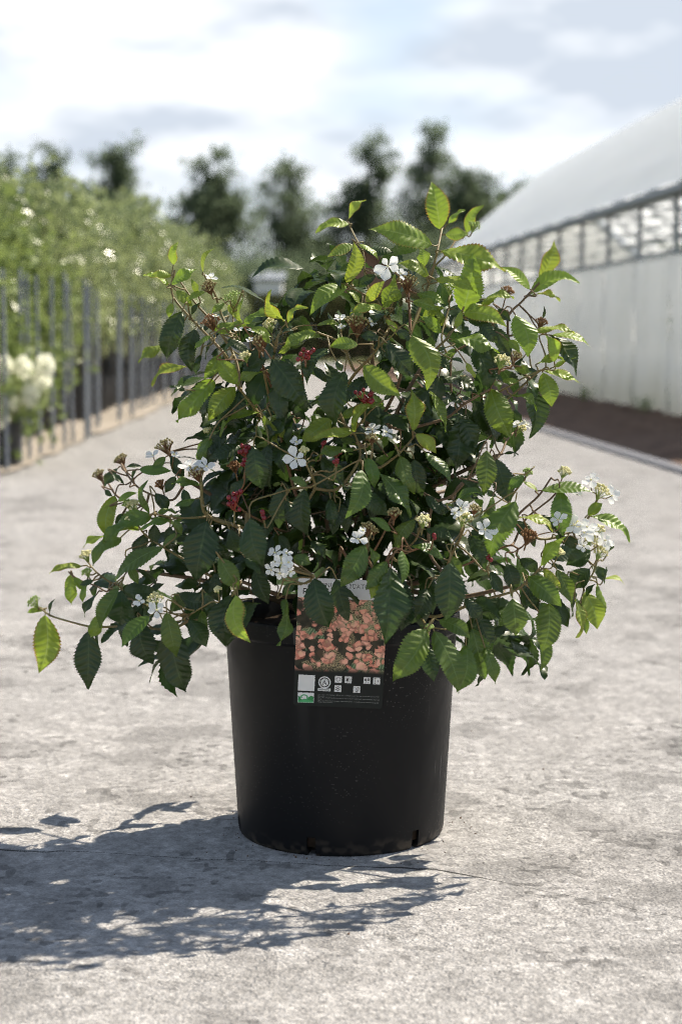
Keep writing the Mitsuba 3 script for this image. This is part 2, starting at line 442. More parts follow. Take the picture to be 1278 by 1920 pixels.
obj('roof', (np.array([[sx0 - 0.1, sd - 0.12, 2.353], [sx1 + 0.1, sd - 0.12, 2.353], [sx1 + 0.1, sd + 1.9, 2.62], [sx0 - 0.1, sd + 1.9, 2.62], [sx0 - 0.1, sd - 0.12, 2.43], [sx1 + 0.1, sd - 0.12, 2.43], [sx1 + 0.1, sd + 1.9, 2.70], [sx0 - 0.1, sd + 1.9, 2.70]]),
             np.array([[0, 2, 1], [0, 3, 2], [4, 5, 6], [4, 6, 7], [0, 1, 5], [0, 5, 4], [1, 2, 6], [1, 6, 5], [2, 3, 7], [2, 7, 6], [3, 0, 4], [3, 4, 7]])), 'pole_grey', sh)
obj('door', box(sx0 + 0.25, sx0 + 0.6, sd - 0.03, sd - 0.003, 0, 1.9), 'pole_grey', sh)

# ------------------------------------------------------------------ greenhouse on the right
thin('film_roof', mikit.proc(lambda p, n, uv: mix((0.84, 0.87, 0.92), (0.89, 0.92, 0.96), fbm(p.x * 1.5, p.y * 0.7, p.z * 1.5, octaves=3))), 0.55, 1.0, 1.3)


def wall_film(p, n, uv):
    c = mix((0.88, 0.89, 0.90), (0.95, 0.95, 0.95), fbm(p.x * 2, p.y * 1.1, p.z * 2.2, octaves=4))
    streak = smoothstep(0.5, 0.8, fbm(p.y * 9, p.z * 0.7, 3.0, octaves=3))
    c = mix(c, (0.60, 0.61, 0.58), 0.3 * streak)
    algae = smoothstep(0.62, 0.0, p.z + 0.25 * (fbm(p.y * 3, 1.0, 0.0, octaves=3) - 0.5))
    return mix(c, (0.46, 0.44, 0.30), 0.5 * algae)


thin('film_wall', mikit.proc(wall_film), 0.5, 1.1, 1.35)
plain('steel_grey', (0.19, 0.21, 0.225), 0.5, 0.5)
gh = thing('greenhouse', 'long white greenhouse with open side vent beside the lane', 'greenhouse')
D0, D1, DW = 13.0, 39.0, 1.625
EZ, RZ, RW = 2.20, 4.25, 2.25
nb = int(round((D1 - D0) / DW))


def gp(d, off, z):
    return [wall_x(d) + off, d, z]


for i in range(nb):
    a, b = D0 + i * DW + 0.012, D0 + (i + 1) * DW - 0.012
    q = []
    for k, z in enumerate(np.linspace(0.0, 1.6, 9)):
        for m in range(5):
            d = a + (b - a) * m / 4
            q.append(gp(d, 0.012 * math.sin(math.pi * m / 4) + 0.008 * math.sin(z * 7 + i), z))
    q = np.array(q)
    i0 = (np.arange(8)[:, None] * 5 + np.arange(4)).ravel()
    obj('wall_panel', (q, np.vstack([np.stack([i0, i0 + 1, i0 + 6], 1), np.stack([i0, i0 + 6, i0 + 5], 1)])), 'film_wall', gh, smooth=True)
for i in range(nb + 1):
    d = D0 + i * DW
    obj('post', bar(gp(d, 0.05, -0.1), gp(d, 0.05, EZ), 0.05, 0.05), 'steel_grey', gh)
obj('gutter', bar(gp(D0 - 0.1, 0.0, EZ + 0.02), gp(D1 + 0.1, 0.0, EZ + 0.02), 0.16, 0.07), 'steel_grey', gh)
obj('rail', bar(gp(D0, 0.03, 1.63), gp(D1, 0.03, 1.63), 0.04, 0.04), 'steel_grey', gh)
for z in (1.76, 1.90, 2.04):
    obj('rail', bar(gp(D0, 0.03, z), gp(D1, 0.03, z), 0.016, 0.016), 'steel_grey', gh)
for side, o0, o1 in ((1, -0.07, RW), (-1, RW, 2 * RW + 0.1)):
    z0, z1 = (EZ + 0.075, RZ) if side > 0 else (RZ - 0.004, EZ + 0.05)
    q, n_, m_ = [], 10, 60
    for k in range(n_ + 1):
        for m in range(m_ + 1):
            f_ = k / n_
            d = D0 + (D1 - D0) * m / m_
            q.append(gp(d, o0 + (o1 - o0) * f_, z0 + (z1 - z0) * f_ + 0.03 * math.sin(math.pi * f_) - 0.006 * abs(math.sin(math.pi * (d - D0) / DW))))
    i0 = (np.arange(n_)[:, None] * (m_ + 1) + np.arange(m_)).ravel()
    obj('roof', (np.array(q), np.vstack([np.stack([i0, i0 + 1, i0 + m_ + 2], 1), np.stack([i0, i0 + m_ + 2, i0 + m_ + 1], 1)])), 'film_roof', gh, smooth=True)
for off, z in ((0.6, 2.62), (1.2, 3.14), (1.75, 3.62), (2.75, 3.62), (3.3, 3.14), (3.9, 2.62)):
    obj('purlin', bar(gp(D0, off, z), gp(D1, off, z), 0.04, 0.05), 'steel_grey', gh)
for i in range(nb + 1):
    d = D0 + i * DW
    rb = [bar(gp(d, 0.02, EZ + 0.02), gp(d, RW, RZ - 0.05), 0.035, 0.05), bar(gp(d, RW, RZ - 0.05), gp(d, 2 * RW, EZ), 0.035, 0.05), bar(gp(d, 0.05, EZ - 0.04), gp(d, 2 * RW, EZ - 0.04), 0.03, 0.03)]
    obj('rafter', join(rb), 'steel_grey', gh)
q = np.array([gp(D0, 2 * RW + 0.05, 0), gp(D1, 2 * RW + 0.05, 0), gp(D1, 2 * RW + 0.05, EZ), gp(D0, 2 * RW + 0.05, EZ)])
obj('back_wall', (q, np.array([[0, 1, 2], [0, 2, 3]])), 'film_wall', gh)
q = np.array([gp(D1, 0.02, 0), gp(D1, 2 * RW, 0), gp(D1, 2 * RW, EZ), gp(D1, RW, RZ), gp(D1, 0.02, EZ)])
obj('gable', (q, np.array([[0, 1, 2], [0, 2, 4], [2, 3, 4]])), 'film_wall', gh)
for i, (d, off, hh) in enumerate(((19.6, 1.6, 2.0), (21.2, 1.5, 1.95), (22.8, 1.4, 1.92), (18.2, 1.9, 1.85))):
    r = np.random.default_rng(500 + i)
    t = thing('greenhouse_plant', 'green potted plant inside the greenhouse, seen through the side vent', 'plant', 'plants inside the greenhouse')
    x = wall_x(d) + off
    p = np.stack([x + r.normal(size=500) * 0.28, d + r.normal(size=500) * 0.35, 0.4 + r.uniform(0, 1, 500) * (hh - 0.4)], 1)
    obj('foliage', foliage(p, 0.11, r), 'foliage_fresh', t)
    obj('stem', tube(smooth_path([[x, d, 0.2], [x + 0.03, d, hh * 0.5], [x, d, hh * 0.9]], 4), 0.02, 0.008, 6), 'tree_bark', t)
    obj('pot', trimesh.creation.revolve([[0, 0], [0.14, 0], [0.17, 0.3], [0.155, 0.3], [0.14, 0.26], [0, 0.26]], sections=20).apply_translation([x, d, 0]), 'pot_black', t, smooth=40)

# a few weeds at the foot of the greenhouse wall
for i, d in enumerate((18.3, 21.5, 24.6)):
    r = np.random.default_rng(700 + i)
    t = thing('weed', 'small green weed growing from the soil below the greenhouse wall', 'weed', 'weeds below the greenhouse wall')
    x = wall_x(d) - 0.12
    blades = []
    for k in range(16):
        a, l = r.uniform(0, 6.28), r.uniform(0.08, 0.24)
        tip = np.array([math.cos(a) * l * 0.5, math.sin(a) * l * 0.5, l])
        s = np.array([-math.sin(a), math.cos(a), 0]) * 0.012
        b0 = np.array([x, d, 0.03]) + r.normal(size=3) * [0.03, 0.06, 0]
        blades.append((np.array([b0, b0 + tip * 0.5 + s + [0, 0, 0.02], b0 + tip, b0 + tip * 0.5 - s + [0, 0, 0.02]]), np.array([[0, 1, 2], [0, 2, 3]])))
    obj('blade', join(blades), 'foliage_fresh', t)

# ------------------------------------------------------------------ nursery row on the left
def crown_points(r, n, rad, z0, z1, clumps, tall=1.0):
    c = []
    for i in range(clumps):
        f = (i + r.uniform(0, 1)) / clumps
        a, q = r.uniform(0, 6.283), rad * (0.35 + 0.65 * math.sin(math.pi * min(1, 0.18 + 0.8 * f))) * r.uniform(0.2, 0.95)
        c.append([q * math.cos(a), q * math.sin(a), z0 + (z1 - z0) * f])
    c = np.array(c)
    m = n // clumps
    p = (c[:, None] + r.normal(size=(clumps, m, 3)) * np.array([0.13, 0.13, 0.13 * tall])).reshape(-1, 3)
    return p, c


POT = mikit.ply(trimesh.creation.revolve([[0, 0], [0.15, 0], [0.185, 0.34], [0.195, 0.34], [0.195, 0.36], [0.172, 0.36], [0.165, 0.31], [0, 0.31]], sections=24), 'pot_black', smooth=40)
STAKE = mikit.ply(tube(np.array([[0, 0, -0.03], [0, 0, 0.6], [0, 0, 1.24]]), 0.013, 0.013, 8), 'pole_grey', smooth=50)
KINDS = {}
for kind, (mat, z0, z1, rad, n, size, cl) in {'standard': ('foliage_pale', 1.0, 2.2, 0.44, 900, 0.088, 20), 'tall': ('foliage_pale', 0.95, 2.4, 0.50, 900, 0.092, 20), 'low': ('foliage_fresh', 0.34, 1.55, 0.47, 1500, 0.085, 28)}.items():
    KINDS[kind] = []
    for k in range(3):
        r = np.random.default_rng(900 + k + 10 * len(kind))
        p, c = crown_points(r, n, rad, z0, z1, cl)
        woody = [tube(smooth_path([[0, 0, 0.3], [0.02, 0.01, (z0 + z1) / 2 * 0.6], [0, 0, z1 * 0.86]], 5), 0.014, 0.006, 6)]
        for q in c[:: 2]:
            zz = max(0.32, q[2] - 0.3)
            woody.append(tube(smooth_path([[0, 0, zz], [q[0] * 0.4, q[1] * 0.4, zz + 0.12], q], 3), 0.006, 0.002, 4))
        KINDS[kind].append((mikit.ply(foliage(p, size, r, up=0.25, shape=0.8), mat), mikit.ply(join(woody), 'tree_bark')))


def nursery_plant(kind, x, d, rot, sc, stakes, label, cat, group, k):
    t = thing({'low': 'shrub', 'standard': 'nursery_tree', 'tall': 'nursery_tree'}[kind], label, cat, group)
    m = T().translate([x, d, 0.0]).rotate([0, 0, 1], rot)
    ms = m @ T().scale([1, 1, sc])
    obj('foliage', None, None, t, shape=KINDS[kind][k][0], to_world=ms)
    obj('stem', None, None, t, shape=KINDS[kind][k][1], to_world=ms)
    obj('pot', None, None, t, shape=POT, to_world=m)
    for sx, sy, sl, hh in stakes:
        obj('stake', None, None, t, shape=STAKE, to_world=T().translate([x + sx, d + sy, 0]).rotate([0, 1, 0], sl).scale([1, 1, hh]))
    return t


r = np.random.default_rng(41)
d, i = 10.9, 0
while d < 41:
    sc = r.uniform(0.9, 1.08)
    if d < 15.2:
        st = [(0.50 + r.uniform(0, 0.06), -0.2 + r.uniform(-0.05, 0.05), r.uniform(-1, 1), 1.0 + 0.02 * r.normal()), (0.53, 0.2, r.uniform(-1.5, 1.5), 1.0)]
        where = ['at the left edge of the picture, behind the white blooms', 'second in the row from the left edge', 'third in the row from the left edge', 'fourth in the row from the left edge', 'fifth in the row from the left edge', 'sixth in the row'][i]
        nursery_plant('low', -2.58 + r.normal() * 0.03, d, r.uniform(0, 360), sc, st, 'bright green leafy potted shrub ' + where, 'shrub', None, i % 3)
    else:
        st = [(0.47 + r.uniform(-0.03, 0.04), -0.24, r.uniform(-1, 1), 0.98 + 0.03 * r.normal()), (0.46 + r.uniform(-0.03, 0.04), 0.2, r.uniform(-1.2, 1.2), 0.98 + 0.03 * r.normal())]
        nursery_plant('standard', -2.60 + r.normal() * 0.03, d, r.uniform(0, 360), sc * (0.97 + 0.004 * (d - 15)), st, 'young pale green tree in a black pot, tied to grey stakes along the lane', 'tree', 'front row of nursery trees along the lane', i % 3)
    d += 0.92
    i += 1
d, i = 11.6, 0
while d < 38:
    st = [(0.15, -0.1, r.uniform(-1, 1), 1.0)]
    nursery_plant('standard' if d < 16 else 'tall', -3.35 + r.normal() * 0.06, d, r.uniform(0, 360), r.uniform(0.84, 0.98) if d < 16 else r.uniform(0.85, 1.02), st, 'young pale green tree in the second nursery row, behind the front row', 'tree', 'second row of nursery trees', (i + 1) % 3)
    d += 1.25
    i += 1
d, i = 13.5, 0
while d < 36:
    nursery_plant('tall', -4.35 + r.normal() * 0.1, d, r.uniform(0, 360), r.uniform(0.86, 1.05), [(0.15, -0.1, 0.5, 1.0)], 'young pale green tree in the third nursery row, furthest from the lane', 'tree', 'third row of nursery trees', (i + 2) % 3)
    d += 1.6
    i += 1
# white flowering hydrangeas at the front of the row
for x, d, blooms, lab in ((-2.16, 11.45, [(0.20, -0.2, 0.63), (0.30, -0.16, 0.55), (0.24, -0.22, 0.46), (0.08, -0.2, 0.64), (0.11, -0.24, 0.43), (0.05, -0.22, 0.33), (-0.02, -0.2, 0.55), (0.33, -0.2, 0.65)], 'hydrangea with creamy white blooms at the left edge of the lane'),):
    r = np.random.default_rng(88)
    t = thing('hydrangea', lab, 'hydrangea')
    p, c = crown_points(r, 700, 0.24, 0.22, 0.72, 14)
    obj('foliage', foliage(p + [x, d, 0], 0.075, r), 'foliage_fresh', t)
    obj('pot', None, None, t, shape=POT, to_world=T().translate([x, d, 0]).scale([0.8, 0.8, 0.8]))
    for bx_, by_, bz_ in blooms:
        e = np.array([x + bx_, d + by_, bz_])
        q = r.normal(size=(170, 3))
        q /= np.linalg.norm(q, axis=1, keepdims=True)
        b = obj('bloom', foliage(e + q * [0.055, 0.055, 0.072] * r.uniform(0.75, 1.0, (170, 1)), 0.030, r, shape=0.95), 'bloom_cream', t)
        obj('stem', tube(smooth_path([[x, d, 0.22], [x + bx_ * 0.5, d + by_ * 0.5, bz_ * 0.75], e], 4), 0.004, 0.003, 5), 'stem_tan', b)

# survey of the shrub: leaves (base, tip in mm, upper side, width, tone class), shoots, florets, buds, berries
LEAVES = """
-283 3090 974 -276 3086 1009 -24 -95 -5 17 2
-281 3025 954 -312 3020 954 16 -94 25 15 2
-287 3036 940 -324 3032 955 38 -40 81 19 2
-277 2987 939 -239 2986 962 -22 -91 30 21 1
-225 2985 959 -208 2984 995 -77 -49 36 18 2
-268 2971 928 -243 2970 903 8 -98 10 17 1
-220 2958 926 -248 2958 907 -39 -67 60 15 1
-256 2935 893 -280 2933 821 -24 -95 10 36 0
-235 2938 866 -240 2923 803 -14 -94 23 30 0
-291 3009 840 -332 3001 815 -21 -75 60 22 1
-253 2967 805 -306 2965 778 -35 -54 74 27 2
-206 2955 782 -265 2956 721 -35 -85 33 39 1
-170 2922 773 -210 2912 723 1 -96 19 33 1
-164 2874 779 -192 2869 817 26 -95 5 28 1
-123 2859 799 -161 2860 780 -35 -63 67 20 1
-253 2962 767 -277 2958 773 28 -58 74 11 2
-179 2893 849 -147 2887 829 21 -76 58 17 0
-203 2929 863 -156 2916 873 -33 -72 58 22 1
-154 2900 876 -112 2887 890 -40 -62 65 20 1
-89 2886 879 -111 2873 922 -50 -70 -46 23 2
-84 2872 876 -56 2861 899 -63 -58 48 17 2
13 2995 1037 -38 2991 1025 -12 -67 71 24 2
19 2928 1000 -18 2913 983 19 -90 36 19 2
-9 2899 941 -28 2898 947 17 -85 46 9 1
8 2886 935 -45 2858 892 0 -82 54 32 1
-187 2927 907 -206 2923 892 5 -97 13 12 1
-233 2965 923 -242 2961 945 -2 -96 -21 11 1
-243 2961 889 -230 2956 907 -48 -85 10 10 1
-207 2889 855 -231 2888 837 -43 -66 59 14 1
-226 2935 824 -232 2929 793 -41 -86 24 14 0
-195 2949 824 -220 2939 787 0 -95 24 22 1
-183 2957 904 -164 2950 880 3 -93 31 15 2
-276 2987 908 -281 2984 886 -1 -97 15 13 1
-156 2919 916 -159 2918 879 -93 -30 8 17 1
-110 2828 843 -127 2823 864 52 -80 23 12 1
-74 2839 864 -92 2838 858 -19 -63 73 8 1
-140 2847 867 -110 2838 855 0 -80 57 15 1
-184 2862 831 -165 2857 843 -51 -63 55 10 1
163 3024 1030 150 3014 1101 21 -96 -10 43 2
146 2957 1001 54 2921 1024 41 -84 29 44 2
177 3026 1039 201 3022 1061 -57 -62 50 15 2
208 3037 1025 232 3028 1067 -59 -76 17 23 2
170 2984 1019 205 2977 1020 -18 -94 23 22 2
134 2916 966 127 2907 993 26 -92 -22 21 2
138 2894 950 95 2877 968 44 -81 33 22 1
151 2906 945 210 2889 926 4 -64 75 29 2
195 2917 893 207 2898 979 0 -96 -21 45 1
9 2884 939 20 2870 996 40 -85 -28 28 2
69 2889 895 85 2872 946 32 -85 -38 26 1
39 2960 992 82 2958 990 0 -78 60 19 0
22 2925 935 54 2915 952 -36 -91 11 17 0
23 2924 952 35 2922 973 -10 -98 -1 11 0
13 3029 1048 39 3028 1076 -41 -82 36 18 2
29 2932 1001 58 2927 980 43 -49 73 17 1
40 2881 908 66 2866 939 -35 -90 -16 20 2
31 2893 905 11 2889 926 65 -53 51 13 1
83 2895 909 92 2895 927 6 -98 0 16 1
120 2899 922 163 2894 907 8 -85 49 21 1
114 2890 909 150 2885 896 -5 -95 24 19 1
129 2899 880 160 2898 898 -13 -96 19 18 1
64 2860 898 18 2840 891 19 -68 68 21 2
53 2916 954 70 2916 945 35 -65 64 9 0
112 2915 880 98 2915 895 21 -94 17 10 0
161 2934 990 256 2923 962 6 -82 53 47 2
197 2908 892 224 2905 905 -23 -92 25 15 1
225 2921 905 272 2919 917 -23 -50 82 23 2
305 2952 930 262 2949 964 43 -74 48 25 2
328 3027 947 351 3022 1007 31 -91 -20 31 2
309 3002 922 385 2999 943 -23 -62 73 37 2
312 2988 921 355 2983 914 10 -34 92 20 2
316 2940 863 372 2938 863 -1 -42 89 26 2
344 2976 856 403 2973 840 21 -44 85 28 2
335 2978 858 382 2968 796 47 -73 47 36 0
331 2965 798 385 2962 782 20 -53 80 26 2
343 2929 813 329 2925 853 8 -98 -8 23 2
328 2958 795 342 2952 744 0 -98 11 32 1
233 2938 914 274 2927 917 -21 -62 74 19 1
328 2977 882 331 2974 902 75 -60 -20 9 2
320 2941 811 356 2936 818 -21 -59 75 17 1
347 2969 804 380 2966 820 -43 -35 81 17 2
276 2909 802 308 2902 799 -11 -81 54 15 1
191 2888 894 178 2884 866 47 -86 -9 14 2
-39 2811 860 -86 2810 840 -23 -76 58 24 1
-38 2885 872 -2 2881 871 -3 -52 83 16 1
26 2802 842 -15 2803 839 -3 -94 29 20 1
30 2843 857 61 2834 848 -16 -91 34 15 0
-19 2849 835 -51 2825 785 -37 -70 58 28 0
6 2809 801 -8 2805 722 -31 -93 10 40 0
-108 2818 820 -56 2817 745 28 -92 21 43 0
34 2813 809 88 2796 767 -12 -95 22 35 1
52 2862 794 3 2864 750 -53 -60 56 31 0
71 2810 844 112 2811 795 22 -95 15 30 0
34 2884 732 64 2883 714 26 -82 47 16 0
3 2846 730 59 2834 751 -38 -47 77 28 1
19 2827 706 47 2812 750 -73 -62 23 24 2
16 2807 705 -38 2786 701 14 -54 81 25 2
-15 2870 724 -59 2859 692 -2 -92 35 33 1
-81 2897 740 -56 2896 722 39 -72 54 14 0
-7 2791 817 1 2791 802 20 -95 14 12 2
67 2830 756 81 2825 767 -27 -94 -4 8 2
86 2853 866 107 2851 847 6 -97 16 14 0
69 2858 830 87 2850 811 0 -90 40 12 0
71 2879 881 87 2878 858 17 -96 14 13 2
-44 2925 803 -25 2925 782 19 -95 18 14 0
-75 2890 804 -90 2890 818 37 -82 40 9 1
-80 2898 842 -99 2896 828 -1 -97 16 11 2
9 2883 833 -4 2882 857 21 -95 10 13 1
109 2794 856 131 2783 779 12 -96 17 40 1
194 2905 891 258 2894 872 -1 -88 44 31 2
174 2857 850 244 2858 831 21 -64 72 33 1
159 2886 860 129 2881 884 12 -97 -8 19 1
221 2896 879 247 2885 846 -6 -95 26 21 0
245 2904 869 268 2904 829 2 -98 1 23 0
213 2894 840 234 2887 772 34 -90 19 33 0
231 2903 840 257 2900 801 2 -98 8 23 0
203 2905 879 223 2902 868 2 -94 30 11 2
277 2899 888 295 2884 827 8 -95 26 39 1
265 2883 848 281 2877 831 -2 -94 30 14 1
145 2873 826 170 2865 801 21 -83 48 17 0
163 2836 837 148 2836 833 -5 -98 8 7 1
171 2824 820 188 2818 813 -5 -80 57 8 2
195 2835 813 209 2834 792 36 -86 31 11 2
136 2859 772 165 2856 710 76 -48 39 32 1
194 2891 750 152 2885 764 32 -50 78 20 0
240 2925 770 270 2909 697 -7 -97 17 45 1
239 2877 795 255 2871 783 12 -82 53 9 1
257 2901 783 282 2901 783 0 -82 54 11 1
277 2940 759 315 2941 737 42 -54 71 20 1
307 2994 773 313 2995 692 43 -88 2 38 0
227 2950 748 243 2951 691 45 -87 11 27 0
200 2939 738 211 2933 694 43 -86 21 21 0
172 2935 721 191 2932 694 17 -95 21 15 0
240 2954 713 261 2950 690 27 -84 43 14 0
151 2894 788 217 2882 765 19 -51 82 33 0
295 2904 804 312 2902 800 -6 -92 33 8 2
254 2960 899 274 2957 880 -4 -98 10 14 0
293 2930 820 282 2928 802 -49 -78 33 9 0
187 2920 833 161 2917 810 -31 -81 46 16 1
166 2949 869 150 2949 899 41 -86 23 15 1
113 2837 706 111 2838 768 24 -95 2 29 2
117 2827 703 146 2824 675 1 -98 11 23 2
215 2943 751 243 2939 693 12 -97 12 32 0
187 2920 732 213 2908 670 9 -95 23 33 0
131 2807 675 168 2791 634 42 -64 62 26 1
90 2773 671 112 2758 620 16 -91 33 26 1
114 2823 664 126 2823 608 -12 -98 -1 28 0
59 2768 646 104 2748 586 41 -71 54 35 1
227 2816 678 222 2805 613 0 -97 15 32 1
246 2864 661 267 2858 594 23 -94 15 35 0
286 2825 638 263 2824 618 -15 -94 23 18 1
285 2827 628 307 2827 614 41 -61 65 12 2
268 2773 603 232 2773 521 -2 -98 0 44 1
278 2808 574 326 2803 555 28 -40 85 24 2
277 2866 562 307 2863 525 35 -84 37 22 0
112 2754 577 87 2746 534 -27 -89 31 25 1
91 2693 536 92 2676 492 60 -72 29 21 1
67 2722 515 49 2715 465 -32 -89 25 27 1
75 2800 497 83 2780 401 27 -92 22 50 0
157 2759 515 112 2757 534 33 -60 71 22 1
170 2763 518 188 2760 492 6 -97 15 19 1
165 2740 512 161 2735 428 23 -96 4 46 0
315 2875 567 347 2868 537 25 -83 47 20 0
264 2764 453 269 2758 400 0 -98 11 39 1
318 2862 432 341 2853 386 0 -97 18 31 1
262 2840 498 276 2837 457 22 -95 14 26 0
284 2861 502 311 2854 482 -10 -96 19 20 0
132 2807 555 171 2799 542 3 -77 61 19 0
179 2793 602 219 2794 611 -15 -68 69 18 1
235 2797 608 217 2789 576 45 -87 -2 17 1
244 2835 604 227 2830 615 36 -91 10 9 0
201 2928 728 186 2907 645 18 -95 20 42 0
154 2937 711 181 2926 650 17 -94 24 31 0
240 2901 558 210 2895 511 -48 -76 39 26 0
188 2828 631 221 2824 605 44 -61 63 19 0
133 2843 604 163 2843 577 37 -82 40 18 0
204 2812 544 223 2797 497 15 -91 35 24 0
235 2830 486 254 2823 454 8 -95 24 18 0
192 2774 451 218 2772 419 16 -95 19 20 0
252 2866 438 225 2867 400 -22 -95 12 22 0
137 2827 460 113 2809 410 24 -93 22 28 0
270 2953 710 244 2952 676 -47 -78 37 20 0
258 2885 667 281 2883 667 -3 -35 92 10 1
234 2914 688 220 2912 668 -47 -78 36 11 0
299 2877 460 319 2870 417 16 -94 23 22 0
-370 2955 594 -382 2947 530 -18 -96 13 31 1
-304 2879 571 -375 2873 531 -34 -60 70 38 1
-303 2855 575 -307 2852 624 -76 -61 -10 22 1
-323 2882 547 -374 2880 534 -22 -35 89 24 2
-270 2854 565 -313 2848 553 -17 -45 86 20 1
-261 2826 568 -250 2822 547 -19 -96 7 14 1
-291 2859 575 -263 2856 577 -11 -55 81 13 1
-229 2836 600 -259 2828 591 -2 -69 70 15 1
-223 2843 621 -262 2836 625 19 -68 68 18 1
-265 2896 631 -281 2895 606 -2 -98 4 15 0
-325 2918 640 -276 2911 640 -10 -70 69 22 1
-326 2966 641 -351 2962 641 10 -56 80 11 1
-283 2921 660 -304 2915 642 -5 -91 37 16 1
-274 2922 662 -254 2922 628 19 -96 11 19 0
-370 3003 636 -393 3000 606 -33 -86 34 17 0
-373 2952 630 -355 2950 615 36 -75 52 11 2
-361 2925 588 -332 2921 602 -37 -73 55 14 1
-388 2969 603 -376 2966 593 1 -94 28 9 1
-296 2886 605 -279 2881 577 9 -95 25 19 0
-339 2933 621 -329 2932 641 -73 -58 30 10 1
-276 2802 528 -348 2797 482 -39 -59 68 39 1
-386 2951 528 -420 2947 512 -29 -59 73 17 2
-356 2910 530 -398 2904 489 -38 -75 50 27 1
-281 2835 526 -252 2829 544 -45 -71 50 15 1
-206 2770 572 -222 2759 488 -13 -96 15 53 0
-206 2836 545 -189 2830 536 -10 -90 37 11 0
-205 2818 528 -183 2819 523 9 -94 26 11 0
-313 2901 539 -326 2900 495 -19 -96 9 21 0
-298 2887 555 -302 2887 522 -24 -95 1 19 0
-272 2871 553 -275 2868 522 -3 -98 11 15 0
-252 2886 611 -241 2881 583 -2 -97 18 14 0
-357 2947 566 -367 2944 549 -12 -94 25 9 1
-509 3090 376 -519 3080 283 9 -98 9 48 2
-413 2931 375 -414 2917 287 -17 -96 16 42 0
-440 2929 467 -439 2921 423 -19 -95 17 23 1
-424 2932 481 -470 2923 473 -7 -43 88 22 2
-411 2904 458 -416 2897 427 -53 -79 25 14 1
-334 2829 496 -320 2828 468 0 -98 5 15 1
-352 2854 456 -383 2854 396 -53 -78 28 31 1
-398 2925 435 -417 2923 401 -61 -66 40 18 0
-351 2883 449 -356 2885 394 -22 -96 0 43 0
-346 2855 453 -293 2854 450 1 -88 45 27 0
-385 2872 411 -401 2873 376 -11 -98 3 23 1
-300 2810 418 -340 2798 375 -23 -85 43 28 1
-322 2860 402 -301 2852 338 -13 -97 8 41 0
-270 2780 429 -257 2780 363 -3 -98 0 32 1
-272 2831 393 -248 2819 302 -22 -96 6 52 0
-254 2823 450 -204 2814 443 -9 -90 37 26 0
-238 2808 413 -212 2807 373 33 -90 23 29 0
-218 2825 424 -212 2815 388 -13 -95 22 18 1
-165 2795 447 -175 2776 381 -12 -93 28 41 0
-157 2738 459 -152 2734 418 0 -98 11 20 1
-210 2900 693 -224 2896 653 -42 -86 23 20 1
-183 2928 706 -216 2920 657 -18 -93 26 27 0
-159 2891 680 -208 2876 661 1 -78 59 24 0
-511 3090 386 -538 3090 380 -13 -83 52 12 1
-487 3000 394 -479 2999 415 -66 -69 23 9 1
-432 2911 465 -412 2906 446 12 -91 35 13 1
-399 2897 462 -419 2895 456 3 -94 29 10 1
-185 2743 518 -158 2743 474 18 -96 10 31 1
-211 2794 457 -192 2791 421 -15 -97 -1 19 0
-319 2884 429 -336 2882 404 -16 -96 16 15 0
-307 2876 442 -284 2871 460 -44 -80 36 13 0
318 2863 611 393 2856 612 -4 -44 88 35 1
347 2863 612 352 2864 543 10 -98 0 35 1
402 2942 564 424 2943 582 -20 -92 28 19 1
412 2962 559 472 2963 523 43 -51 72 32 1
315 2879 570 351 2872 541 18 -87 43 22 0
300 2811 572 328 2811 556 44 -49 73 15 2
347 2910 534 383 2911 514 14 -94 24 20 0
404 2916 508 366 2909 487 -7 -89 41 30 0
312 2811 497 346 2811 540 -50 -74 40 25 2
318 2833 489 345 2834 462 17 -96 13 17 2
344 2869 484 367 2864 433 9 -97 14 26 1
293 2821 479 341 2806 438 -10 -95 23 35 1
406 2938 476 378 2938 446 -29 -90 27 32 0
412 2970 479 434 2969 449 32 -89 25 17 0
442 3017 449 473 3014 441 19 -44 86 14 2
422 2961 447 427 2959 382 80 -57 8 30 1
397 2927 440 416 2921 383 5 -98 12 35 1
394 2915 402 398 2910 375 -5 -97 16 13 1
376 2891 432 382 2887 375 76 -61 11 26 2
326 2815 438 316 2804 368 -2 -97 15 42 1
318 2837 388 317 2833 330 57 -80 4 27 1
352 2900 421 366 2895 389 21 -94 22 21 0
399 2923 432 412 2920 452 -61 -72 29 11 2
338 2900 489 359 2898 478 22 -81 52 10 1
369 2913 453 375 2911 431 -3 -98 6 11 0
441 2973 499 449 2972 515 56 -76 -28 8 1
433 2966 456 437 2964 474 70 -66 -22 8 2
-135 2800 684 -122 2801 622 -6 -98 -4 34 0
-114 2857 684 -111 2847 619 -41 -89 12 30 0
-93 2813 622 -97 2813 560 -5 -98 0 30 0
-85 2806 599 -76 2806 561 25 -95 5 19 0
-57 2805 618 -52 2800 550 -31 -93 4 34 0
-52 2770 626 -77 2769 638 20 -90 34 13 1
-31 2826 665 2 2813 625 0 -94 31 26 0
-138 2730 580 -119 2718 513 -3 -97 16 39 0
-173 2808 555 -156 2802 520 -25 -95 2 23 0
-73 2728 521 -47 2723 513 -4 -89 41 20 1
-149 2798 512 -126 2793 488 36 -76 51 15 0
-142 2843 632 -175 2842 607 -42 -64 61 19 0
-16 2811 602 -9 2794 563 -32 -87 33 19 0
-4 2809 582 -12 2803 549 30 -93 8 17 0
-110 2887 564 -124 2878 530 -12 -93 29 18 0
-99 2878 538 -82 2875 513 23 -92 27 15 0
-47 2839 534 -26 2829 508 6 -89 41 16 0
-123 2883 729 -101 2876 684 -58 -78 -15 23 1
-110 2891 726 -92 2888 694 38 -85 31 17 1
-132 2915 732 -191 2909 699 -36 -53 75 31 1
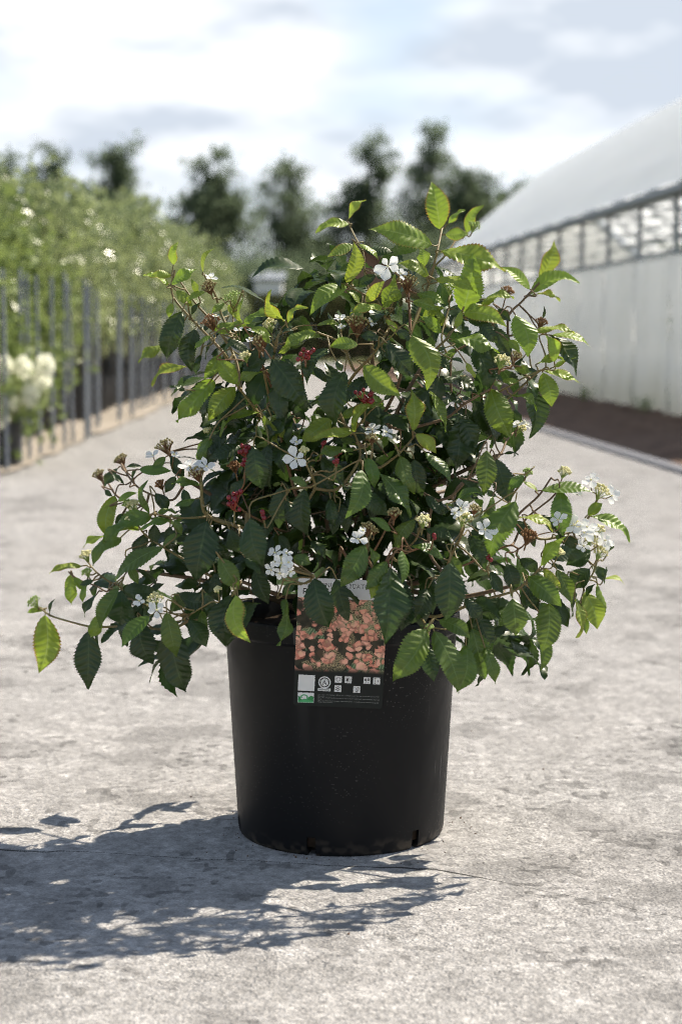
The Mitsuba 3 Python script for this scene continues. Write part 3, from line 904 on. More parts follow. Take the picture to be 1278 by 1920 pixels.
18 2832 707 -39 2815 701 5 -45 87 26 2
19 2800 679 -36 2795 668 -12 -48 85 26 1
32 2717 655 9 2691 590 26 -91 27 33 1
40 2769 669 51 2761 627 17 -94 24 22 1
37 2719 541 2 2717 482 -8 -98 8 35 1
43 2730 537 48 2721 508 46 -79 35 14 1
69 2705 518 39 2697 479 -6 -95 25 25 1
76 2733 561 47 2721 581 54 -75 33 15 1
30 2797 614 71 2790 581 0 -96 22 26 0
-191 2922 699 -215 2923 650 -17 -97 5 27 0
-210 2888 690 -224 2883 653 -57 -74 32 18 1
-8 2828 595 8 2822 551 24 -93 22 23 0
-41 2844 643 -14 2831 605 0 -93 31 23 0
-3 2864 694 25 2864 683 19 -81 53 14 1
-81 2884 771 -58 2884 724 -44 -86 -20 24 0
-164 2928 767 -172 2920 699 0 -98 11 34 0
-159 2709 466 -139 2691 402 -26 -93 18 32 2
-168 2796 456 -179 2777 382 -15 -94 26 47 0
-84 2725 457 -92 2702 395 79 -58 12 30 1
-91 2796 453 -71 2793 473 -24 -95 9 13 0
-41 2718 490 -20 2713 421 -13 -98 1 44 0
-7 2785 480 10 2766 421 -46 -85 14 29 0
28 2713 513 2 2698 486 8 -90 40 23 1
67 2710 516 47 2702 465 4 -97 14 27 2
75 2711 507 68 2680 405 28 -91 25 49 0
128 2690 417 80 2667 349 -22 -85 44 47 1
141 2705 411 177 2694 326 38 -87 27 42 1
126 2786 379 143 2772 326 3 -95 26 28 0
151 2769 418 196 2766 392 14 -91 35 26 1
194 2778 377 180 2767 310 8 -97 13 35 1
107 2802 449 94 2791 401 7 -96 19 25 0
132 2838 453 129 2840 396 12 -98 -4 27 0
-199 2850 482 -192 2851 435 -23 -95 -6 23 0
-136 2856 487 -116 2851 435 11 -97 14 28 0
205 2800 400 225 2803 323 19 -96 2 38 1
213 2820 423 236 2812 368 11 -96 18 29 0
224 2786 372 240 2777 321 43 -84 28 25 1
"""
STEMS = """
0 2.0 -346 2914 385 -397 2934 380 -421 2945 381 -465 2985 385 -491 3024 386 -520 3090 389
0 1.6 -357 2917 447 -373 2912 457 -396 2916 473 -421 2972 486
2 1.4 -400 2941 447 -416 2938 453 -437 2946 461
0 2.2 -259 2883 503 -284 2882 518 -313 2893 536 -327 2896 553
0 2.8 -162 2850 555 -194 2846 564 -212 2839 576 -218 2829 593 -219 2829 634
0 1.8 -213 2853 570 -250 2845 569 -295 2854 574
2 1.8 -301 2944 594 -330 2954 607 -350 2976 625 -371 3056 640
2 1.8 -335 2962 580 -368 2982 590 -385 3000 609 -404 3057 619
1 1.8 -263 2939 623 -281 2981 660 -291 2999 670
0 1.8 -248 2836 409 -205 2776 443
0 2.4 -196 2932 836 -251 2988 889 -278 3006 924 -274 3010 962
0 2.2 -173 2943 824 -210 2980 877 -238 2987 908 -266 3007 946
0 2.2 -170 2949 842 -194 2983 886 -206 2983 923 -226 2990 958
0 1.6 -169 2928 858 -175 2957 880 -173 2943 898
1 2.0 -116 2910 791 -127 2887 812 -129 2860 834
0 2.0 -113 2909 794 -101 2873 849 -94 2849 861
1 2.4 -105 2941 725 -116 2901 788 -143 2884 813
0 2.2 -130 2927 726 -167 2889 779
1 1.8 -61 2912 751 -62 2869 813 -58 2841 825
0 2.0 59 2930 910 46 2911 916 10 2895 935
0 2.0 10 2863 825 0 2840 843 -14 2822 852 -35 2805 860
0 2.6 -6 2915 751 22 2876 795 54 2845 831
0 1.8 38 2954 957 36 2965 988 22 2989 1017 12 3014 1040
0 2.5 110 2890 859 139 2938 933 153 2951 982 165 2998 1029
1 2.0 110 2887 863 108 2927 926 106 2910 936
0 1.9 144 2960 959 170 2970 986 198 3011 1026
0 2.3 147 2888 828 171 2871 856 196 2919 893
2 2.2 273 2982 882 296 2985 911 325 2999 941
0 2.0 110 2886 853 84 2918 875 77 2900 882
0 2.6 -6 2903 751 20 2868 793 54 2841 832 77 2892 869
2 3.2 59 2941 711 87 2898 767 96 2868 800
2 2.4 146 2929 715 172 2916 725 199 2896 748 236 2881 771
1 2.2 239 2921 770 253 2897 799 254 2875 812
0 1.8 241 2947 749 285 2932 782 318 2937 798
0 1.8 279 2966 758 314 2956 791 333 2957 804
2 2.0 178 2921 821 199 2904 840 217 2892 847
0 1.6 161 2917 853 173 2950 895 178 2941 927
0 2.0 79 2845 661 93 2831 674 117 2847 700
2 2.2 191 2879 620 251 2917 658 271 2956 686 288 2988 699
0 1.8 271 2896 592 292 2889 626 298 2886 637
2 2.0 282 2886 568 315 2885 600 336 2891 629
2 1.8 297 2902 561 338 2909 594 351 2903 612
0 2.2 370 2930 536 403 2948 558 411 2950 573 421 2957 590
0 1.7 407 2958 455 422 2945 495
0 2.4 219 2832 439 275 2831 456 307 2828 485
0 2.4 170 2818 507 186 2793 547 189 2766 569
0 2.0 100 2819 521 115 2791 540 122 2762 563
1 2.0 70 2809 502 92 2786 531 110 2756 528
0 1.6 398 2949 519 411 2945 533 419 2942 540
1 1.6 265 2875 521 283 2858 519 295 2841 535
2 2.4 145 2875 584 174 2857 602 199 2843 630
0 2.3 -41 2825 617 -46 2805 640 -57 2804 662
0 2.2 -85 2828 600 -79 2798 619 -46 2762 625
0 2.3 48 2846 665 49 2831 688
0 2.8 -161 2848 554 -210 2848 573 -217 2835 594 -218 2824 628
0 2.2 -125 2934 724 -160 2901 768
0 2.4 -105 2940 727 -115 2911 759 -122 2880 796
0 2.0 -93 2808 486 -59 2771 475 -40 2735 491
0 2.2 29 2850 662 25 2856 692 18 2847 705
1 2.0 41 2813 508 57 2783 534 78 2758 580
0 1.6 41 2806 525 39 2760 558
2 2.4 -63 2940 469 -60 2931 528 -62 2918 572
1 2.0 -135 2892 563 -153 2874 576 -169 2857 592
0 1.8 130 2797 410 136 2747 408
0 2.0 -172 2807 448 -163 2771 463 -159 2736 487
"""
FLORETS = """
-161 2890 864 11 -0.2 -0.5 1.6
-140 2882 863 12 0.2 -0.5 1.6
-141 2817 849 8 0.0 -1.0 1.2
-209 2929 947 14 0.3 -0.6 1.2
-200 2910 886 8 0.2 -0.6 1.5
74 2872 964 26 -0.3 -1.0 0.2
93 2870 952 14 0.5 -0.8 0.8
-2 2855 882 14 -0.1 -0.6 1.4
1 2854 869 8 0.0 -1.0 1.0
47 2854 877 10 0.6 -0.8 0.9
-69 2776 668 23 0.0 -1.0 0.25
-69 2812 690 13 0.1 -0.8 1.2
49 2828 709 19 -0.2 -0.8 1.1
70 2825 705 17 0.5 -0.7 1.0
-99 2711 530 15 -0.5 -1.0 0.7
-89 2691 517 19 0.1 -1.0 0.3
-79 2690 518 13 0.5 -1.0 0.5
-104 2694 507 14 -0.5 -1.0 0.0
-92 2692 502 13 0.0 -1.0 -0.4
-82 2707 529 12 0.2 -0.8 1.2
-76 2689 505 10 0.6 -1.0 -0.2
26 2702 552 17 -0.1 -1.0 0.5
33 2704 564 8 0.1 -1.0 0.8
-237 2838 651 24 -0.3 -0.7 1.2
-210 2819 652 17 0.5 -0.8 0.9
-306 2946 660 16 -0.3 -0.6 1.4
-268 2902 665 11 0.3 -0.5 1.4
-312 2784 446 13 -0.4 -1.0 0.6
-284 2766 434 17 0.1 -1.0 0.4
182 2740 594 21 -0.4 -0.7 0.8
219 2749 561 23 0.3 -1.0 0.5
173 2736 588 12 -0.6 -1.0 0.6
289 2972 709 15 -0.2 -0.6 1.3
306 3001 707 12 0.4 -0.7 1.0
403 2916 623 19 -0.1 -0.8 0.9
445 2975 592 22 0.6 -0.9 0.5
382 2885 608 14 -0.5 -0.8 0.8
370 2857 556 22 -0.4 -1.0 0.6
387 2871 542 22 0.1 -1.0 0.7
393 2881 550 19 0.1 -0.8 0.9
428 2925 524 22 0.5 -1.0 0.5
341 2831 567 17 -0.4 -0.8 0.8
387 2874 521 14 0.0 -1.0 0.3
403 2891 543 16 0.2 -0.8 0.9
"""
BUDS = """
-526 3080 400 13 0 -1.03
-420 2961 495 12 1 -0.94
-410 2902 475 9 0 -0.85
-375 3080 646 13 2 -1.02
-413 3080 619 12 2 -1.01
-291 2993 674 17 2 -0.91
-289 2785 447 15 1 -0.61
-226 2829 642 15 2 -0.63
-347 2944 582 11 0 -0.85
-340 2888 565 8 1 -0.84
-189 2755 468 6 1 -0.39
-163 2747 472 6 1 -0.33
-173 2938 916 17 0 -0.59
-210 2941 879 17 3 -0.68
-125 2837 847 16 2 -0.46
-151 2865 823 10 1 -0.54
-114 2926 873 13 1 -0.41
-215 2967 935 14 2 -0.72
106 2892 941 19 2 0.23
25 2855 875 22 2 -0.02
175 2914 931 11 0 0.43
269 2948 927 12 3 0.70
219 3015 1035 11 0 0.76
327 2973 877 11 3 0.83
253 2859 817 14 1 0.63
278 2884 824 10 2 0.69
195 2898 786 7 2 0.45
295 2992 704 12 1 0.92
296 2870 640 8 0 0.69
361 2919 636 11 1 0.83
424 2949 603 16 1 0.92
421 2925 506 14 1 0.90
416 2916 543 11 1 0.89
403 2908 527 13 1 0.86
294 2819 544 16 3 0.64
343 2832 516 8 1 0.76
81 2734 588 11 2 0.14
125 2732 577 12 1 0.25
186 2741 581 15 1 0.40
204 2751 593 10 2 0.44
370 2879 555 13 1 0.80
50 2744 560 8 2 0.07
48 2813 697 10 2 0.08
40 2726 566 13 2 0.05
82 2752 586 11 2 0.14
-174 2938 644 12 3 -0.51
-57 2808 678 8 1 -0.24
-92 2713 518 10 1 -0.18
-205 2996 724 13 1 -0.75
-221 3003 698 7 1 -0.79
133 2700 419 7 0 0.34
-293 2936 615 10 3 -0.74
-338 2937 581 12 1 -0.83
"""
BERRIES = """
-54 2807 832 12 9
38 2822 762 14 12
-150 2848 678 12 8
-30 2820 686 6 3
-7 2803 676 7 4
-7 2780 660 5 3
-164 2776 602 15 10
-149 2817 659 7 5
140 2744 552 4 2
229 2774 515 5 3
-118 2755 583 6 4
"""


# ------------------------------------------------------------------ the pot
def pot_skin(p, n, uv):
    spk = smoothstep(0.80, 0.86, noise(p.x * 330, p.y * 330, p.z * 330)) * smoothstep(0.35, 0.75, fbm(p.x * 9, p.y * 9 + 2, p.z * 7, octaves=2))
    side = smoothstep(-0.08, 0.15, p.x)
    dirt = smoothstep(0.03, 0.0, p.z + 0.04 * (fbm(p.x * 30, p.y * 30, p.z * 20, octaves=3) - 0.5)) * smoothstep(0.35, 0.7, fbm(p.x * 80, p.y * 80, p.z * 80, octaves=2))
    film = fbm(p.x * 5, p.y * 5, p.z * 3, octaves=3)
    c = mix((0.0045, 0.0048, 0.0058), (0.009, 0.0092, 0.0105), film)
    mark = smoothstep(0.56, 0.75, fbm(p.x * 16, p.y * 16, p.z * 2.2, octaves=4)) * smoothstep(0.45, 0.7, fbm(p.x * 4 + 8, p.y * 4, p.z * 5, octaves=2))
    c = mix(c, (0.05, 0.05, 0.05), 0.5 * mark)
    scr = smoothstep(0.86, 0.90, noise(p.x * 150, p.y * 150, p.z * 8)) * smoothstep(0.55, 0.72, fbm(p.x * 6 + 3, p.y * 6, p.z * 4 + 1, octaves=2))
    c = mix(c, (0.10, 0.10, 0.10), 0.6 * scr)
    c = mix(c, (0.16, 0.15, 0.14), spk * (0.15 + 0.55 * side))
    return mix(c, (0.075, 0.06, 0.045), 0.7 * dirt)


plain('pot_plastic', mikit.proc(pot_skin), mikit.proc(lambda p, n, uv: 0.36 + 0.16 * fbm(p.x * 12, p.y * 12, p.z * 8, octaves=3)), 0.17)
plain('compost', mikit.proc(lambda p, n, uv: mix((0.010, 0.007, 0.005), (0.045, 0.030, 0.020), fbm(p.x * 110, p.y * 110, p.z * 110, octaves=3))), 0.95, 0.1)
PX0, PY0 = 0.0, 3.09
pot = thing('flower_pot', 'large black plastic nursery pot standing on the concrete', 'pot')
profile = [(0.0, 0.004), (0.160, 0.004), (0.168, 0.0), (0.1725, 0.0), (0.1765, 0.004), (0.1785, 0.012), (0.1985, 0.352), (0.2015, 0.353), (0.2040, 0.357), (0.2045, 0.380), (0.2030, 0.385), (0.2005, 0.386), (0.1985, 0.383), (0.1945, 0.350), (0.1745, 0.012), (0.0, 0.012)]
cs = manifold3d.CrossSection([profile])
body = cs.revolve(160)
for ang in (-106, -46, -168, 12, 72, 132):
    slot = manifold3d.Manifold.cube((0.05, 0.015, 0.036), True).translate((0.178, 0, 0.014)).rotate((0, 0, ang))
    body = body - slot
body = body.translate((PX0, PY0, 0))
obj('body', body, 'pot_plastic', pot, smooth=28)
so = sheet(np.linspace(0, 1, 14), np.linspace(0, 2 * np.pi, 61), lambda x, y: x * 0)
rr, aa = so[0][:, 0] * 0.192, so[0][:, 1]
so[0][:, 0], so[0][:, 1] = PX0 + rr * np.cos(aa), PY0 + rr * np.sin(aa)
so[0][:, 2] = 0.345 + 0.012 * meshkit.fbm(np.stack([so[0][:, 0] * 60, so[0][:, 1] * 60, so[0][:, 0] * 0], 1), 3)
core = vf(trimesh.creation.revolve([[0, 0.014], [0.1725, 0.014], [0.1915, 0.345], [0, 0.345]], sections=60).apply_translation([PX0, PY0, 0]))
obj('potting_soil', join([so, core]), 'compost', kind='stuff', label='dark potting soil filling the black pot')
labels['potting_soil']['category'] = 'soil'

# ------------------------------------------------------------------ the printed label card
U = 0.1443 / 168
rot = math.radians(2.5)
cR = unit([math.cos(rot), 0, -math.sin(rot)])
cU = unit([math.sin(rot), -0.075, math.cos(rot)])
cN = unit(np.cross(cR, cU))
cO = np.array([-0.0055, 2.890, 0.2565]) - cR * 84 * U


def card(x, y, z):
    return cO + cR * x * U + cU * y * U + cN * z


def on_card(v):
    v = np.asarray(v, float)
    return cO + v[:, :1] * cR + v[:, 1:2] * cU + v[:, 2:3] * cN


def plate(x0, x1, y0, y1, z0, z1, rad=0.0):
    if rad:
        c = manifold3d.CrossSection.square((x1 - x0 - 2 * rad, y1 - y0 - 2 * rad)).offset(rad, manifold3d.JoinType.Round, 2.0, 32).translate((x0 + rad, y0 + rad))
        m = c.extrude(1.0).to_mesh()
        v, f = np.array(m.vert_properties[:, :3], float), np.array(m.tri_verts)
    else:
        v, f = box(x0, x1, y0, y1, 0, 1)
    v = v * [U, U, 1.0]
    v[:, 2] = z0 + (z1 - z0) * v[:, 2]
    return on_card(v), f


def ring(x, y, r0, r1, z0, z1, squash=1.0):
    c = manifold3d.CrossSection.circle(r1, 40)
    if r0 > 0:
        c = c - manifold3d.CrossSection.circle(r0, 40)
    m = c.scale((1, squash)).translate((x, y)).extrude(1.0).to_mesh()
    v = np.array(m.vert_properties[:, :3], float) * [U, U, 1.0]
    v[:, 2] = z0 + (z1 - z0) * v[:, 2]
    return on_card(v), np.array(m.tri_verts)


def write(text, x, y, cap, z, bold=False, width=None):
    v, f = vf(meshkit.text_mesh(text, cap * U, 0.00006, bold))
    if width:
        v[:, 0] *= width * U / (v[:, 0].max() - v[:, 0].min())
    return on_card(v + [x * U, y * U, z]), f


def stroke(pts, w, z0, z1):
    out = []
    for (x0, y0), (x1, y1) in zip(pts[:-1], pts[1:]):
        a = np.array([x1 - x0, y1 - y0], float)
        a /= max(np.linalg.norm(a), 1e-9)
        s = np.array([-a[1], a[0]]) * w / 2
        q = [[x0 + s[0], y0 + s[1]], [x1 + s[0], y1 + s[1]], [x1 - s[0], y1 - s[1]], [x0 - s[0], y0 - s[1]]]
        v = np.array([[p[0] * U, p[1] * U, z] for z in (z0, z1) for p in q])
        out.append((on_card(v), np.array([[0, 1, 2], [0, 2, 3], [4, 6, 5], [4, 7, 6], [0, 4, 5], [0, 5, 1], [1, 5, 6], [1, 6, 2], [2, 6, 7], [2, 7, 3], [3, 7, 4], [3, 4, 0]])[:, ::-1]))
    return join(out)


def print_colour(p, n, uv):
    x, y = uv.x, uv.y
    w1, w2 = fbm(x * 14, y * 14, 1.0, octaves=3), fbm(x * 14, y * 14, 7.0, octaves=3)
    c = mix((0.012, 0.017, 0.012), (0.075, 0.062, 0.042), w1)
    # striped leaves
    lv, _, lr = voronoi(x * 3.6 + w1 * 0.8 + 3, y * 4.4 + w2 * 0.8)
    st = 0.5 + 0.5 * dr.sin((x * dr.cos(lr * 6) + y * dr.sin(lr * 6)) * 190)
    c = mix(c, mix((0.05, 0.11, 0.045), (0.30, 0.38, 0.24), st * 0.8), smoothstep(0.46, 0.40, lv) * smoothstep(0.42, 0.47, lr) * 0.9)
    # beads of small buds
    bv, _, br = voronoi(x * 62, y * 68)
    patch = smoothstep(0.50, 0.56, fbm(x * 4.2 + 2, y * 4.6 + 5, 3.0, octaves=2))
    c = mix(c, mix((0.34, 0.24, 0.13), (0.62, 0.52, 0.31), br), smoothstep(0.46, 0.30, bv) * patch)
    # pink petals
    for s, o, hi, cut in ((7.2, 0.0, 0.62, 0.36), (10.5, 5.3, 0.55, 0.42)):
        gx, gy = x * s + o + (w1 - 0.5) * 0.9, y * s * 1.15 + o + (w2 - 0.5) * 0.9
        a, b, k = voronoi(gx, gy)
        where = smoothstep(0.36, 0.46, fbm(x * 3.1 + o, y * 3.4 + 1.0, 2.0, octaves=2) - 0.01 + 0.14 * smoothstep(0.6, 0.1, y))
        m = smoothstep(0.50, 0.42, a) * smoothstep(cut, cut + 0.03, k) * where
        pink = mix(mix((0.50, 0.075, 0.05), (0.72, 0.40, 0.30), k), (0.62, 0.40, 0.24), smoothstep(0.28, 0.0, a) * smoothstep(0.3, 0.8, cell_rand(k * 977)))
        c = mix(c, pink * (0.65 + 0.6 * smoothstep(0.1, 0.5, b - a)), m)
    return mix(c, (0.014, 0.017, 0.015), smoothstep(0.10, 0.0, y))


plain('card_black', (0.012, 0.015, 0.014), 0.5, 0.2)
plain('card_print', mikit.proc(print_colour), 0.5, 0.2)
plain('print_white', (0.66, 0.66, 0.66), 0.4, 0.4)
plain('print_grey', (0.26, 0.27, 0.26), 0.4, 0.4)
plain('print_ink', (0.02, 0.02, 0.022), 0.4, 0.4)
plain('print_green', (0.02, 0.20, 0.06), 0.4, 0.4)
plain('print_green_pale', (0.06, 0.33, 0.13), 0.4, 0.4)
tag = thing('plant_label', 'printed card with pink flowers hanging on the front of the black pot', 'label')
Z1, Z2, Z3, Z4 = 0.0006, 0.0009, 0.0012, 0.0015
obj('card', plate(0, 168, 0, 247, 0, Z1, 6), 'card_black', tag)
obj('header', plate(0.3, 167.7, 209, 246.7, Z1 - 0.0001, Z2), 'print_white', tag)
q = np.array([card(x, y, Z2) for x, y in ((0.4, 66), (167.6, 66), (167.6, 209), (0.4, 209))])
obj('flower_print', (q, np.array([[0, 1, 2], [0, 2, 3]])), 'card_print', tag, uv=np.array([[0, 0], [1.17, 0], [1.17, 1], [0, 1.0]]))
obj('lettering', write('VIBURNUM PLICATUM', 15, 230, 8.2, Z2, False, 127), 'print_ink', tag)
obj('lettering', write('Pil', 9, 216, 10.6, Z2, True), 'print_ink', tag)
obj('tile', plate(8, 39, 29, 60, Z1, Z2), 'print_white', tag, label='blank white square at the lower left of the card')
em = obj('emblem', join([ring(57.5, 47, 9.6, 11.6, Z1, Z2), ring(57.5, 47, 0, 7.6, Z1, Z2)]), 'print_white', tag, label='round white emblem with a black letter A over a ribbon')
obj('letter', write('A', 53.2, 42.8, 8.4, Z2, True), 'print_ink', em)
rays = [stroke([(57.5 + 5.4 * math.cos(a), 47 + 5.4 * math.sin(a)), (57.5 + 7.3 * math.cos(a), 47 + 7.3 * math.sin(a))], 0.7, Z2, Z3) for a in np.arange(0.3, 6.2, 0.42) if abs(a - 4.7) > 0.6]
obj('ray', join(rays), 'print_ink', em)
obj('ribbon', plate(45.5, 69.5, 30.2, 35.4, Z1, Z3), 'print_white', em)
obj('ribbon_line', plate(47.2, 67.8, 31.6, 34.0, Z3, Z4), 'print_grey', em)
for kx, ky, art in ((83, 54, 'sun'), (101.6, 54, 'half'), (137, 54, 'flower'), (155, 54, 'height'), (83, 36, 'frost'), (118.5, 36, 'leaf')):
    ic = obj('icon', plate(kx - 6.5, kx + 6.5, ky - 6.5, ky + 6.5, Z1, Z2), 'print_white', tag, label={'sun': 'white icon tile with an open sun', 'half': 'white icon tile with a half shaded sun', 'flower': 'white icon tile with two flowers', 'height': 'white icon tile with a height arrow', 'frost': 'white icon tile with a snowflake', 'leaf': 'white icon tile with a leaf'}[art])
    mk = []
    if art in ('sun', 'half'):
        mk.append(ring(kx, ky, 2.9, 3.6, Z2, Z3))
        for a in np.arange(12) * math.pi / 6:
            mk.append(stroke([(kx + 4.2 * math.cos(a), ky + 4.2 * math.sin(a)), (kx + 5.3 * math.cos(a), ky + 5.3 * math.sin(a))], 0.6, Z2, Z3))
        if art == 'half':
            mk.append(ring(kx - 1.3, ky, 0, 1.8, Z2, Z4, 1.5))
    elif art == 'flower':
        for ox, oy in ((-2.6, 1.2), (2.8, 2.0)):
            for a in np.arange(5) * 2 * math.pi / 5:
                mk.append(ring(kx + ox + 1.7 * math.cos(a), ky + oy + 1.7 * math.sin(a), 0.4, 1.15, Z2, Z3))
        mk += [stroke([(kx - 4, ky - 4.4), (kx - 1.5, ky - 4.4)], 1.1, Z2, Z3), stroke([(kx + 1, ky - 4.4), (kx + 4, ky - 4.4)], 1.1, Z2, Z3)]
    elif art == 'height':
        mk += [stroke([(kx - 2.5, ky - 5), (kx - 2.5, ky + 5)], 0.8, Z2, Z3), stroke([(kx - 4.2, ky + 5.2), (kx - 0.8, ky + 5.2)], 0.8, Z2, Z3), stroke([(kx - 4.2, ky - 5.2), (kx - 0.8, ky - 5.2)], 0.8, Z2, Z3), stroke([(kx + 3, ky - 2), (kx + 3, ky + 2)], 1.2, Z2, Z3)]
    elif art == 'frost':
        for a in np.arange(3) * math.pi / 3 + 0.5:
            c_, s_ = math.cos(a), math.sin(a)
            mk.append(stroke([(kx - 5.4 * c_, ky - 5.4 * s_), (kx + 5.4 * c_, ky + 5.4 * s_)], 0.8, Z2, Z3))
            for k in (-1, 1):
                for b in (-0.7, 0.7):
                    mk.append(stroke([(kx + k * 3 * c_, ky + k * 3 * s_), (kx + k * (3 * c_ + 1.8 * math.cos(a + b)), ky + k * (3 * s_ + 1.8 * math.sin(a + b)))], 0.6, Z2, Z4))
    else:
        mk += [stroke([(kx - 1, ky - 5.5), (kx - 2.4, ky - 1), (kx - 0.5, ky + 2.5), (kx + 3.4, ky + 4.6), (kx + 3.6, ky - 0.5), (kx + 1.5, ky - 4), (kx - 1, ky - 5.5)], 0.8, Z2, Z3), stroke([(kx - 1, ky - 5.5), (kx + 2, ky + 2)], 0.7, Z2, Z4), stroke([(kx - 5, ky + 2.5), (kx - 3, ky + 5)], 0.7, Z2, Z3)]
    obj('mark', join(mk), 'print_ink', ic)
lg = obj('logo', plate(8, 38.5, 6, 25.5, Z1, Z2), 'print_white', tag, label='small logo of green hills on white')


def flat_poly(pts, z0, z1):
    c = manifold3d.CrossSection([pts])
    if c.area() <= 0:
        c = manifold3d.CrossSection([pts[::-1]])
    m = c.extrude(1.0).to_mesh()
    v = np.array(m.vert_properties[:, :3], float) * [U, U, 1.0]
    v[:, 2] = z0 + (z1 - z0) * v[:, 2]
    return on_card(v), np.array(m.tri_verts)


obj('hill', flat_poly([(8.6, 6.6), (37.9, 6.6), (37.9, 18.5), (33, 20), (28, 16.5), (22, 15), (15, 16.5), (8.6, 19)], Z2, Z3), 'print_green', lg)
obj('hill', join([ring(20.5, 16.5, 4.6, 7.2, Z2, Z3 + 0.0001, 0.8), flat_poly([(8.6, 6.6), (37.9, 6.6), (37.9, 10), (25, 12), (8.6, 9)], Z3, Z4)]), 'print_green_pale', lg)
obj('cloud', join([ring(17, 14.2, 0, 3.0, Z3, Z4, 0.5), ring(22, 15.2, 0, 3.4, Z3, Z4 + 0.0001, 0.5)]), 'print_white', lg)
lines = ['FR - est une marque déposée. L’usage de la marque déposée est interdit', 'sans licence.', 'EN - is a registered trademark, use of this trademark is prohibited without', 'licence.', 'DE - ist eine eingetragene Handelsmarke. Gewerbliche Verwendung der', 'Handelsmarke ist verboten.']
for k, s in enumerate(lines):
    obj('lettering', write(s, 46, 22.2 - 2.9 * k, 1.6, Z1, False, 115 if len(s) > 40 else None), 'print_grey', tag)

# ------------------------------------------------------------------ the shrub
shrub = thing('flowering_shrub', 'bushy green shrub with white flowers and red berries growing in the black pot', 'shrub')


def rows(table):
    return [[float(x) for x in l.split()] for l in table.strip().splitlines()]


leaf_id = [0]


def leaf_mesh(B, Tp, N, W, r, nrow=36, ncol=3, arch=None):
    """An ovate, toothed leaf from base B to tip Tp, upper side along N, W wide, rows of the mesh following the side veins."""
    a = Tp - B
    L = np.linalg.norm(a)
    a = a / L
    n = unit(N - a * (N @ a))
    s = np.cross(n, a)
    t = np.linspace(0, 1, nrow + 1)
    prof = np.maximum(t, 0) ** 0.52 * np.maximum(1 - t, 0) ** 0.80 * (1 - 0.45 * t ** 3)
    prof = prof / prof.max() * W / 2
    prof = prof * (1 + 0.05 * r.normal() * np.sin(2 * np.pi * t * r.uniform(1, 2)))
    arch = r.uniform(0.03, 0.20) if arch is None else arch
    bend = r.normal() * 0.06
    mid = B + np.outer(t, a) * L + np.outer(4 * t * (1 - t) * arch * L - 0.10 * L * np.maximum(0, t - 0.75) * 2, n) + np.outer(np.sin(np.pi * t) * bend * L, s)
    fold, curl = r.uniform(0.05, 0.65), r.uniform(0.0, 0.45)
    wave, ph = r.uniform(0.0, 0.09), r.uniform(0, 6.28)
    us = np.linspace(-1, 1, 2 * ncol + 1)
    tooth = np.where(np.arange(nrow + 1) % 2 == 1, 1.07, 0.91)
    amp = 0.011 * L
    V, UV = [], []
    for u in us:
        au = abs(u)
        w = prof * (tooth if au > 0.99 else 1.0)
        off = u * w
        fwd = au * np.minimum(w, prof) * 0.55 * (1 - t ** 3)
        h = fold * au * w - curl * au * au * w - amp * np.cos(2 * np.pi * 9 * t) * math.sin(math.pi * min(1, au * 0.9 + 0.02)) * np.minimum(1, prof / (0.15 * W)) + wave * L * au * np.sin(ph + 9 * t + 2 * u)
        V.append(mid + np.outer(off, s) + np.outer(fwd, a) + np.outer(h, n))
        UV.append(np.stack([np.full(nrow + 1, u), t], 1))
    V, UV = np.array(V), np.array(UV)
    m = nrow + 1
    i = (np.arange(2 * ncol)[:, None] * m + np.arange(nrow)).ravel()
    F = np.vstack([np.stack([i, i + m + 1, i + m], 1), np.stack([i, i + 1, i + m + 1], 1)])
    leaf_id[0] += 1
    UV = UV.reshape(-1, 2)
    UV[:, 1] = np.clip(UV[:, 1], 0, 1) + 4 * leaf_id[0] + 0.001
    return V.reshape(-1, 3), F, UV


# woody frame: main limbs rise from the soil, every shoot springs from the nearest older wood
root = np.array([0.0, 3.09, 0.345])
limb_tips = [(-0.26, 2.99, 0.62), (-0.12, 3.2, 0.80), (0.05, 3.0, 0.86), (0.15, 3.15, 0.82), (0.27, 3.02, 0.66), (-0.36, 3.05, 0.46), (0.34, 3.02, 0.45), (0.0, 2.86, 0.52), (-0.16, 2.90, 0.46), (0.17, 2.88, 0.48), (0.05, 3.36, 0.62), (-0.2, 3.33, 0.55), (0.24, 3.32, 0.58)]
r = np.random.default_rng(21)
wood, branch_meshes, branch_mat = [], [], []
for tip in limb_tips:
    tip = np.array(tip)
    b0 = root + np.array([r.normal() * 0.022, r.normal() * 0.022, 0])
    k1 = b0 + (tip - b0) * [0.25, 0.25, 0.5] + r.normal(size=3) * 0.012
    k2 = b0 + (tip - b0) * [0.62, 0.62, 0.82] + r.normal(size=3) * 0.012
    path = smooth_path([b0 - [0, 0, 0.03], k1, k2, tip], 6)
    wood.append(path)
    branch_meshes.append([tube(path, 0.0062, 0.0028, 7)])
    branch_mat.append('stem_brown')
shoots = [(int(q[0]), q[1] / 1000, np.array(q[2:]).reshape(-1, 3) / 1000) for q in rows(STEMS)]
shoots.sort(key=lambda s: np.linalg.norm(s[2][0] - root))
